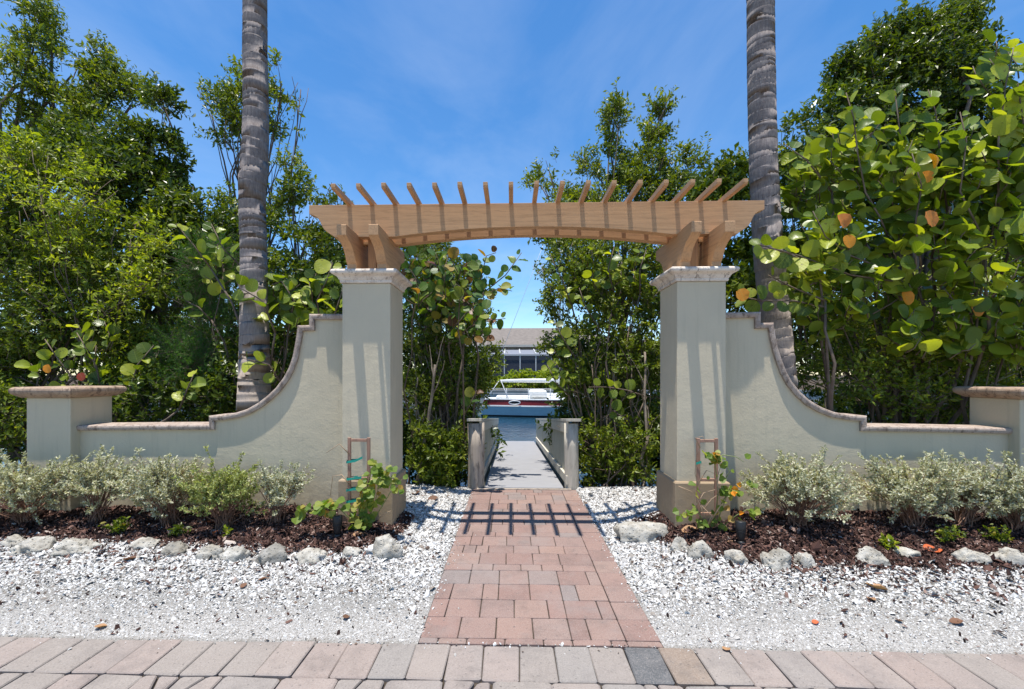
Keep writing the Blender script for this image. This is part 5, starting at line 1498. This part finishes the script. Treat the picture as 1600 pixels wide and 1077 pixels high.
sea_grape('sea grape with scattered round leaves between footbridge and right pillar', gp(950, 6.9),
   [shoot_px((900, 500, 6.9), (880, 440, 6.8), (860, 400, 6.7)), shoot_px((960, 460, 6.7), (950, 420, 6.6), (960, 385, 6.6)), shoot_px((1000, 460, 6.6), (1000, 420, 6.5), (1010, 390, 6.5)), shoot_px((900, 560, 6.8), (880, 530, 6.7), (865, 500, 6.7)), shoot_px((1010, 620, 6.3), (980, 610, 6.25), (950, 605, 6.2), (920, 605, 6.2)), shoot_px((985, 660, 6.3), (970, 650, 6.25), (955, 640, 6.2)), shoot_px((940, 520, 6.7), (915, 480, 6.6), (905, 450, 6.6)), shoot_px((890, 620, 6.8), (870, 600, 6.7), (855, 570, 6.7))],
   [c(940, 430, 46, 6.9), c(890, 560, 34, 7.0), c(990, 420, 36, 6.8)], 0.15, 56, dens=5)

# ---- far bank hedge and trees (beyond the canal)
tree('clipped_hedge', 'light green hedge on the far bank below the pool cage', 'hedge', (0, 36.2, 0.25),
     [(-9 + i * 1.5, 36.2, 0.9 + 0.25 * math.sin(i * 1.9), 1.1, 0.7, 0.95) for i in range(14)], m='leaf_bright', dens=14, L=0.20, W=0.11, seed=61, r0=0.05, sub=1, twigs=False, gap=0.1)
for i, (x, y, h, r) in enumerate(((-16, 41, 4.5, 2.6), (-25, 44, 6, 3.4), (16, 42, 5, 2.8), (25, 45, 6.5, 3.4), (-36, 46, 7, 4), (37, 46, 7, 4))):
    lab = ['rounded far tree just left of the house across the canal', 'broad far tree left of the rounded one over the canal', 'rounded far tree just right of the house across the canal', 'broad far tree right of the rounded one over the canal', 'wide distant tree furthest left over the canal', 'wide distant tree furthest right over the canal'][i]
    tree('distant_tree', lab, 'tree', (x, y, 0.25), [(x + dx * r * 0.55, y + dy * r * 0.5, h * 0.62 + dz * r * 0.5, r * 0.6, r * 0.6, r * 0.55) for dx, dy, dz in ((0, 0, 0.8), (1, 0, 0), (-1, 0, 0.1), (0.3, 1, 0.3), (-0.2, -1, 0.2))],
         m='leaf', dens=5, L=0.34, W=0.16, seed=70 + i, r0=0.16, sub=1, twigs=False, gap=0.15, twig=0.6)

# ================================================================== SILVER SHRUBS
def silver_shrub(label, px, Y, wpx, hpx, seed, m='silver', stems=70, base_py=None, lean=0.0):
    rng = np.random.default_rng(seed)
    X = xat(px, Y); b = Vector((X, Y, ghf(X, Y) + 0.005))
    R = wpx * Y / FPX / 2 * 0.88; H = hpx * Y / FPX * (0.80 if px < 800 else 0.74)
    t = thing('silver_shrub', label, 'shrub', b, 'silver grey shrubs in the mulch beds')
    mb = MB(); Pl, Dl = [], []
    for s in range(stems):
        az = rng.uniform(0, 2 * math.pi); rad = math.sqrt(rng.random())
        ex = Vector((math.cos(az) * rad * R + lean * H, math.sin(az) * rad * R * 0.75, H * (0.62 + 0.38 * rng.random()) * (1.0 - 0.30 * rad ** 2)))
        if rng.random() < 0.12: ex.z *= rng.uniform(0.4, 0.75)
        elif rng.random() < 0.10: ex *= rng.uniform(1.08, 1.3)
        lob = math.sin(az * 3 + seed) * 0.5 + 0.5
        ex.z *= 0.86 + 0.2 * lob; ex.x *= 0.9 + 0.22 * lob
        b0 = Vector((rng.normal(0, 0.035), rng.normal(0, 0.03), -0.02))
        ctrl = Vector((ex.x * 0.35, ex.y * 0.35, ex.z * 0.62))
        q = [b + b0 * (1 - u) ** 2 + ctrl * 2 * u * (1 - u) + ex * u * u + Vector(rng.normal(0, 0.008, 3)) * (1 if 0 < u < 1 else 0) for u in np.linspace(0, 1, 6)]
        mb.tube(q, [0.0052, 0.0046, 0.004, 0.0034, 0.0026, 0.0016], 4, cap=False)
        tips = [(q[4], q[5])]
        for k in range(4):
            i = int(rng.integers(3, 5)); e = q[i].lerp(q[i + 1], rng.random())
            f = e + (q[i + 1] - q[i]).normalized() * rng.uniform(0.05, 0.15) * (H / 0.5) + Vector(rng.normal(0, 0.045, 3)) * (H / 0.45) + Vector((0, 0, 0.03))
            mb.tube([e, (e + f) / 2 + Vector(rng.normal(0, 0.006, 3)), f], [0.0026, 0.002, 0.0012], 3, cap=False)
            tips.append((e, f))
        for a, e in tips:
            d = e - a; L = d.length; n = int((int(L / 0.0042) + 14) * 0.66)
            u = 1 - rng.random(n) ** 1.6 * 0.75
            Pl.append(np.array(a)[None] + np.array(d)[None] * u[:, None] + rng.normal(0, 0.006, (n, 3)))
            Dl.append(np.repeat(np.array(d.normalized())[None], n, 0))
    mb.build('stem', M['twig_red'], t)['kind'] = 'stuff'
    P = np.concatenate(Pl); T = np.concatenate(Dl); n = len(P)
    D = unit(T * rng.uniform(0.2, 1.0, (n, 1)) + rand_dirs(n, rng) * 0.9)
    N = unit(rand_dirs(n, rng) + np.array([0, -0.25, 0.9]))
    A, B, C = frames(D, N)
    s = rng.lognormal(0, 0.25, n)
    S = np.stack([0.024 * s, 0.0115 * s, 0.02 * s], -1)
    V, F, tt = instance_np(KITE_V, KITE_F, P, A, B, C, S, rng.random(n))
    o = link_mesh('foliage', np_mesh('foliage', V - np.array(b), F, tt), M[m], t); o['kind'] = 'stuff'
    return t
silver_shrub('broad silver shrub at the far left edge before the short pillar', 40, 4.12, 190, 120, 81, stems=95)
silver_shrub('airy silver shrub with one tall sprig under the low left wall', 150, 4.15, 84, 118, 82, stems=42, lean=0.15)
silver_shrub('pale silver shrub in front of the step in the left wall', 264, 4.12, 132, 118, 83, stems=75, lean=-0.1)
silver_shrub('greenish shrub in the middle of the left bed', 350, 4.05, 110, 112, 84, m='silver_green', stems=60)
silver_shrub('small silver shrub on bare stems nearest the left trellis', 430, 4.10, 78, 104, 85, stems=34, lean=0.1)
silver_shrub('wide flat topped silver shrub right of the right trellis', 1245, 4.10, 158, 122, 86, stems=85, lean=0.08)
silver_shrub('bright silver shrub before the step in the right wall', 1424, 4.10, 128, 122, 87, stems=78, lean=-0.05)
silver_shrub('tall silver shrub second from the right edge', 1505, 4.12, 105, 116, 88, stems=52, lean=0.2)
silver_shrub('silver shrub cut off by the right edge before the short pillar', 1590, 4.05, 110, 118, 89, stems=60, lean=-0.12)
def weed(label, px, py, Y, w, m, seed, L=0.05, n=160, h=0.1):
    X = xat(px, Y); b = Vector((X, Y, ghf(X, Y)))
    rng = np.random.default_rng(seed); t = thing('weed', label, 'weed', b, 'small green weeds in the mulch')
    mb = MB(); P, D = [], []
    for k in range(12):
        e = b + Vector((rng.normal(0, w * 0.5), rng.normal(0, w * 0.4), h * rng.uniform(0.4, 1.1)))
        mb.tube([b, (b + e) / 2 + Vector((0, 0, h * 0.2)), e], [0.003, 0.002, 0.001], 4, cap=False)
        m_ = n // 12
        u = rng.uniform(0.3, 1, m_)
        P.append(np.array(b)[None] + np.array(e - b)[None] * u[:, None] + rng.normal(0, 0.012, (m_, 3))); D.append(rand_dirs(m_, rng) + np.array([0, 0, 0.4]))
    mb.build('stem', M['bark'], t)
    P, D = np.concatenate(P), unit(np.concatenate(D)); k = len(P)
    A, B, C = frames(D, unit(rand_dirs(k, rng) * 0.6 + np.array([0, 0, 1.0])))
    s = L * rng.lognormal(0, 0.25, k)
    V, F, tt = instance_np(HEX_V, HEX_F, P, A, B, C, np.stack([s, s * 0.5, s], -1), rng.random(k))
    o = link_mesh('foliage', np_mesh('foliage', V - np.array(b), F, tt), M[m], t); o['kind'] = 'stuff'
weed('small bright green weed in front of the pale left shrub', 188, 830, 3.92, 0.11, 'leaf', 91, 0.035, 260, 0.13)
weed('tiny green seedling below the greenish left shrub', 357, 828, 3.88, 0.04, 'leaf_bright', 92, 0.04, 24, 0.08)
weed('green weed at the front of the bright right shrub', 1385, 835, 3.75, 0.06, 'leaf_bright', 93, 0.05, 60, 0.09)
weed('dark green low weed under the tall right shrub', 1480, 835, 3.85, 0.12, 'leaf', 94, 0.03, 260, 0.12)
weed('dark green low weed near the right edge', 1560, 835, 3.85, 0.10, 'leaf', 95, 0.03, 220, 0.12)
weed('dull green weed under the greenish left shrub', 280, 830, 3.9, 0.09, 'leaf_dark', 96, 0.03, 200, 0.1)

# ================================================================== TRELLISES WITH VINES
M['lath'] = grey_timber('weathered_reddish_lath', (0.34, 0.20, 0.14), 0.35)
M['tie'] = plain('green_plastic_tie', (0.01, 0.20, 0.15), 0.4, 0.4, 0.1)
M['dry_stem'] = plain('dry_vine_stem', (0.36, 0.25, 0.16), 0.8, 0.2, 0.25)
def ribbon(mb, pts, wv):
    pts = [Vector(p) for p in pts]; vs = []
    for p in pts: vs += [p - Vector(wv) / 2, p + Vector(wv) / 2]
    mb.add(vs, [(2 * i, 2 * i + 1, 2 * i + 3, 2 * i + 2) for i in range(len(pts) - 1)])
def trellis(label, pxl, pxr, top, Y, rungs, ties):
    xl, xr = xat(pxl, Y), xat(pxr, Y); b = Vector(((xl + xr) / 2, Y, ghf((xl + xr) / 2, Y)))
    t = thing('trellis', label, 'trellis', b, 'small lath trellises against the gate pillars')
    zt = at(pxl, top, Y).z
    for x in (xl, xr):
        mb = MB(); mb.cbox(x - 0.014, x + 0.014, Y - 0.012, Y + 0.012, b.z - 0.05, zt, 0.002); mb.build('stake', M['lath'], t)
    for py in rungs:
        z = at(pxl, py, Y).z
        mb = MB(); mb.cbox(xl + 0.0145, xr - 0.0145, Y - 0.010, Y + 0.010, z - 0.013, z + 0.013, 0.002); mb.build('rung', M['lath'], t)
    for py, a, bb in ties:
        z = at(pxl, py, Y).z
        mb = MB(); ribbon(mb, [(xl - 0.025, Y - 0.016, z - 0.012), (xl + a * 0.5, Y - 0.03, z + 0.004), (xl + a, Y - 0.022, z + bb)], (0, 0.004, 0.022))
        ribbon(mb, [(xl - 0.025, Y - 0.016, z - 0.012), (xl - 0.02, Y + 0.015, z), (xl + a * 0.6, Y + 0.018, z + 0.006)], (0, 0.004, 0.02)); mb.build('tie', M['tie'], t)
    return t
TY = 4.06
trellis('small lath trellis with green ties against the left gate pillar', 546, 576, 684, TY, [688, 748, 800], [(720, 0.13, 0.035), (747, 0.12, 0.01), (764, 0.10, 0.005), (782, 0.14, -0.01)])
trellis('small lath trellis against the right gate pillar', 1091, 1119, 685, TY, [689, 750, 803], [(722, 0.02, 0.0)])
VINE_ME = np_mesh('leaf', HEX_V * np.array([1, 1.25, 1.3]), HEX_F, None, False); VINE_ME.materials.append(M['vine'])
VINE_DRY = np_mesh('leaf', HEX_V * np.array([1, 1.0, 3.0]), HEX_F, None, False); VINE_DRY.materials.append(M['sg_orange'])
def vine(label, px, Y, stems, seed, s=0.066, dry=0.0):
    X = xat(px, Y); b = Vector((X, Y, ghf(X, Y))); rng = np.random.default_rng(seed)
    t = thing('climbing_vine', label, 'vine', b, 'vines tied to the trellises')
    for pix, leafy, bare in stems:
        pts = [at(x, y, yy) for x, y, yy in pix]
        mb = MB(); mb.tube(pts, [0.0055 - 0.0035 * k / (len(pts) - 1) for k in range(len(pts))], 5)
        mb.build('stem', M['dry_stem'] if bare else M['stem_green'], t)
        for k in range(leafy):
            i = rng.integers(0, len(pts) - 1); p = pts[i].lerp(pts[i + 1], rng.random())
            if rng.random() < 0.35: p = pts[-1] + Vector(rng.normal(0, 0.03, 3))
            d = Vector((rng.normal(0, 1), -abs(rng.normal(0.3, 0.6)), rng.normal(-0.45, 0.5)))
            n = Vector((rng.normal(0, 0.5), -0.7 + rng.normal(0, 0.4), 0.7))
            leaf_object(t, b, p + d.normalized() * 0.015, d, n, s * rng.uniform(0.6, 1.25), None, 'leaf', VINE_DRY if rng.random() < dry else VINE_ME)
    return t
M['stem_green'] = plain('green_vine_stem', (0.20, 0.24, 0.08), 0.6, 0.3, 0.15)
vine('leafy yellow green vine climbing the left trellis', 575, 4.0, [
    ([(572, 822, 4.03), (568, 780, 4.0), (580, 740, 3.97), (588, 722, 3.95), (600, 735, 3.93)], 46, False),
    ([(570, 822, 4.03), (585, 790, 3.98), (592, 760, 3.95), (604, 742, 3.93)], 40, False),
    ([(574, 822, 4.03), (560, 800, 3.98), (566, 770, 3.96), (575, 756, 3.95)], 28, False),
    ([(560, 822, 4.0), (540, 790, 3.95), (522, 782, 3.9), (515, 788, 3.88)], 20, False),
    ([(560, 822, 4.0), (530, 795, 3.93), (500, 795, 3.88), (474, 800, 3.85)], 18, False),
    ([(578, 822, 4.02), (604, 780, 3.95), (620, 752, 3.9), (628, 750, 3.9)], 9, False),
    ([(566, 822, 4.0), (572, 800, 3.97), (572, 812, 3.93)], 10, False),
    ([(548, 760, 4.05), (534, 742, 4.0), (520, 744, 3.98), (516, 775, 3.97)], 0, True), ([(546, 710, 4.05), (530, 694, 4.0), (510, 708, 3.98)], 0, True), ([(590, 812, 3.95), (602, 802, 3.92), (612, 798, 3.9)], 0, True)], 101)
vine('half withered vine with dry stems on the right trellis', 1105, 4.0, [
    ([(1092, 822, 4.03), (1096, 780, 4.0), (1086, 740, 3.98), (1088, 710, 3.97), (1094, 700, 3.96)], 3, True),
    ([(1100, 822, 4.03), (1088, 790, 3.98), (1094, 750, 3.97), (1100, 742, 3.96)], 3, True),
    ([(1116, 822, 4.03), (1122, 770, 3.99), (1118, 730, 3.97), (1112, 708, 3.96), (1120, 712, 3.95)], 30, False),
    ([(1114, 720, 3.97), (1130, 711, 3.94), (1150, 714, 3.92), (1162, 722, 3.9)], 3, False),
    ([(1118, 712, 3.98), (1136, 728, 3.96), (1140, 738, 3.96), (1128, 756, 3.96)], 4, False),
    ([(1125, 790, 3.97), (1138, 770, 3.95), (1160, 755, 3.92), (1168, 748, 3.9)], 6, False),
    ([(1118, 822, 4.02), (1126, 800, 3.97), (1134, 780, 3.95), (1140, 760, 3.95)], 24, False),
    ([(1104, 822, 4.0), (1090, 800, 3.95), (1072, 798, 3.92), (1066, 808, 3.9)], 12, False),
    ([(1130, 822, 3.98), (1150, 806, 3.9), (1168, 796, 3.86), (1180, 800, 3.85)], 12, False),
    ([(1096, 800, 3.96), (1112, 780, 3.94), (1126, 770, 3.95)], 0, True), ([(1088, 760, 3.96), (1104, 735, 3.95), (1116, 740, 3.95)], 0, True), ([(1106, 822, 3.97), (1126, 790, 3.93), (1120, 750, 3.95), (1128, 720, 3.96)], 4, True), ([(1082, 800, 3.96), (1100, 770, 3.95), (1130, 762, 3.94)], 0, True),
    ([(1110, 822, 4.0), (1098, 800, 3.95), (1090, 780, 3.94)], 0, True), ([(1094, 700, 3.96), (1086, 684, 3.95), (1098, 682, 3.95), (1102, 690, 3.95)], 0, True), ([(1104, 824, 3.96), (1112, 806, 3.94), (1096, 790, 3.94)], 0, True),
    ([(1060, 760, 3.96), (1075, 766, 3.95), (1088, 772, 3.96)], 2, True)], 102, s=0.058, dry=0.06)

# ================================================================== SPOTLIGHTS
M['black_metal'] = plain('black_powder_coat', (0.018, 0.018, 0.019), 0.45, 0.4, 0.15)
M['lens'] = plain('dusty_lens', (0.10, 0.10, 0.10), 0.2, 0.5, 0.2)
def spot(label, px, py, lean):
    Y = 3.75
    for _ in range(10):
        X = xat(px, Y); Y = FPX * (EYE - ghf(X, Y) - 0.01) / (py - CY) + X * math.sin(YAW)
    b = Vector((X, Y, ghf(X, Y)))
    t = thing('spotlight', label, 'spotlight', b, 'black garden spotlights in the mulch')
    R = Matrix.Translation(b) @ Matrix.Rotation(lean, 4, 'Y') @ Matrix.Rotation(-0.12, 4, 'X')
    def lathe(prof, m, name, cut=0.0):
        mb = MB(); pts = [R @ Vector((0, 0, z)) for _, z in prof]
        mb.tube(pts, [r for r, _ in prof], 18); return mb.build(name, m, t)
    lathe([(0.006, -0.08), (0.010, 0.0), (0.012, 0.03)], M['black_metal'], 'stake')
    lathe([(0.026, 0.012), (0.030, 0.018), (0.030, 0.03), (0.024, 0.04)], M['black_metal'], 'collar')
    lathe([(0.020, 0.041), (0.027, 0.055), (0.034, 0.085), (0.039, 0.118), (0.0405, 0.122)], M['black_metal'], 'housing')
    hood = lathe([(0.0385, 0.1225), (0.0405, 0.128), (0.042, 0.150), (0.042, 0.195), (0.040, 0.2), (0.0385, 0.2), (0.038, 0.18)], M['black_metal'], 'hood')
    mb = MB(); pts = [R @ Vector((0, 0, z)) for z in (0.176, 0.179)]; mb.tube(pts, 0.0375, 18); mb.build('lens', M['lens'], hood)
spot('black garden spotlight in the left bed by the leafy vine', 527, 840, -0.04)
spot('black garden spotlight in the right bed by the withered vine', 1158, 851, 0.03)

# ================================================================== FALLEN LEAVES
M['fallen_o'] = leafmat('fallen_orange_leaf', [(0, (0.45, 0.10, 0.035)), (1, (0.48, 0.13, 0.04))], trans=0.05, source='obj', rough=0.7)
M['fallen_t'] = leafmat('fallen_tan_leaf', [(0, (0.30, 0.17, 0.09)), (1, (0.38, 0.23, 0.13))], trans=0.05, source='obj', rough=0.7)
M['fallen_b'] = leafmat('fallen_brown_leaf', [(0, (0.10, 0.055, 0.035)), (1, (0.15, 0.075, 0.045))], trans=0.05, source='obj', rough=0.7)
FL = {}
def fallen(label, px, py, s, m, rz):
    Y = 3.5
    for _ in range(10):
        X = xat(px, Y); Y = FPX * (EYE - ghf(X, Y) - 0.02) / (py - CY) + X * math.sin(YAW)
    if m not in FL:
        V = RL_V.copy(); V[:, 2] = V[:, 2] * 2.2 + 0.16 * (V[:, 0] - 0.5) ** 2 * 2; V[:, 1] *= 0.8
        FL[m] = np_mesh('fallen_leaf', V - np.array([0.5, 0, 0]), RL_F, None, True); FL[m].materials.append(M[m])
    o = bpy.data.objects.new('fallen_leaf', FL[m]); COL.objects.link(o)
    o.location = (X, Y, ghf(X, Y) + 0.010); o.scale = (s, s, s); o.rotation_euler = (random.uniform(-.25, .25), random.uniform(-.25, .25), rz)
    tag(o, label, 'leaf', 'fallen leaves')
for a in [('orange red fallen leaf at the mulch edge on the right', 1457, 858, 0.13, 'fallen_o', 0.5), ('long tan fallen leaf on the right gravel', 1370, 916, 0.12, 'fallen_t', -0.5),
          ('small tan leaf just below the long tan one', 1361, 934, 0.06, 'fallen_t', 1.2), ('tiny red leaf low on the right gravel', 1274, 970, 0.04, 'fallen_o', 0.2),
          ('dark brown curled leaf far right on the gravel', 1496, 970, 0.075, 'fallen_b', 0.1), ('brown leaf on shaded gravel just left of the brick path', 677, 779, 0.13, 'fallen_b', 0.8),
          ('brown leaf by the left pillar plinth on shaded gravel', 650, 770, 0.12, 'fallen_b', 2.0), ('large tan leaf at the foot of the right trellis', 1078, 828, 0.14, 'fallen_t', 0.2),
          ('tan curled leaf left of the right spotlight', 1144, 828, 0.11, 'fallen_t', 1.0), ('small orange leaf just behind the small tan rock on the right', 1143, 848, 0.08, 'fallen_t', 2.2),
          ('tan leaf on the mulch by the left spotlight', 560, 834, 0.09, 'fallen_t', 0.6), ('brown leaf on the gravel left of the largest path bend', 548, 922, 0.035, 'fallen_b', 0.3),
          ('dark curled leaf low on the left gravel near the path', 541, 962, 0.05, 'fallen_b', 1.3), ('brown leaf right of the rounded dark grey rock', 410, 903, 0.055, 'fallen_b', 0.5),
          ('dark leaf on the gravel below the knobbly pale rock', 381, 913, 0.05, 'fallen_b', 1.5), ('red brown leaf beside the dark streak on the left gravel', 184, 880, 0.05, 'fallen_b', 0.9),
          ('brown bark scrap on the left gravel below the flat grey rock', 202, 872, 0.09, 'fallen_b', 0.3), ('tan leaf far left low on the gravel', 157, 977, 0.06, 'fallen_t', 0.7),
          ('orange leaf under the greenish left shrub', 330, 815, 0.09, 'fallen_o', 0.4), ('rusty leaf in front of the tiny green seedling', 338, 832, 0.08, 'fallen_o', 2.5),
          ('tan fragment on the gravel in front of the right border', 1135, 1012, 0.05, 'fallen_t', 1.0), ('dark leaf in the middle of the right gravel', 1404, 967, 0.045, 'fallen_b', 1.0)]:
    fallen(*a)
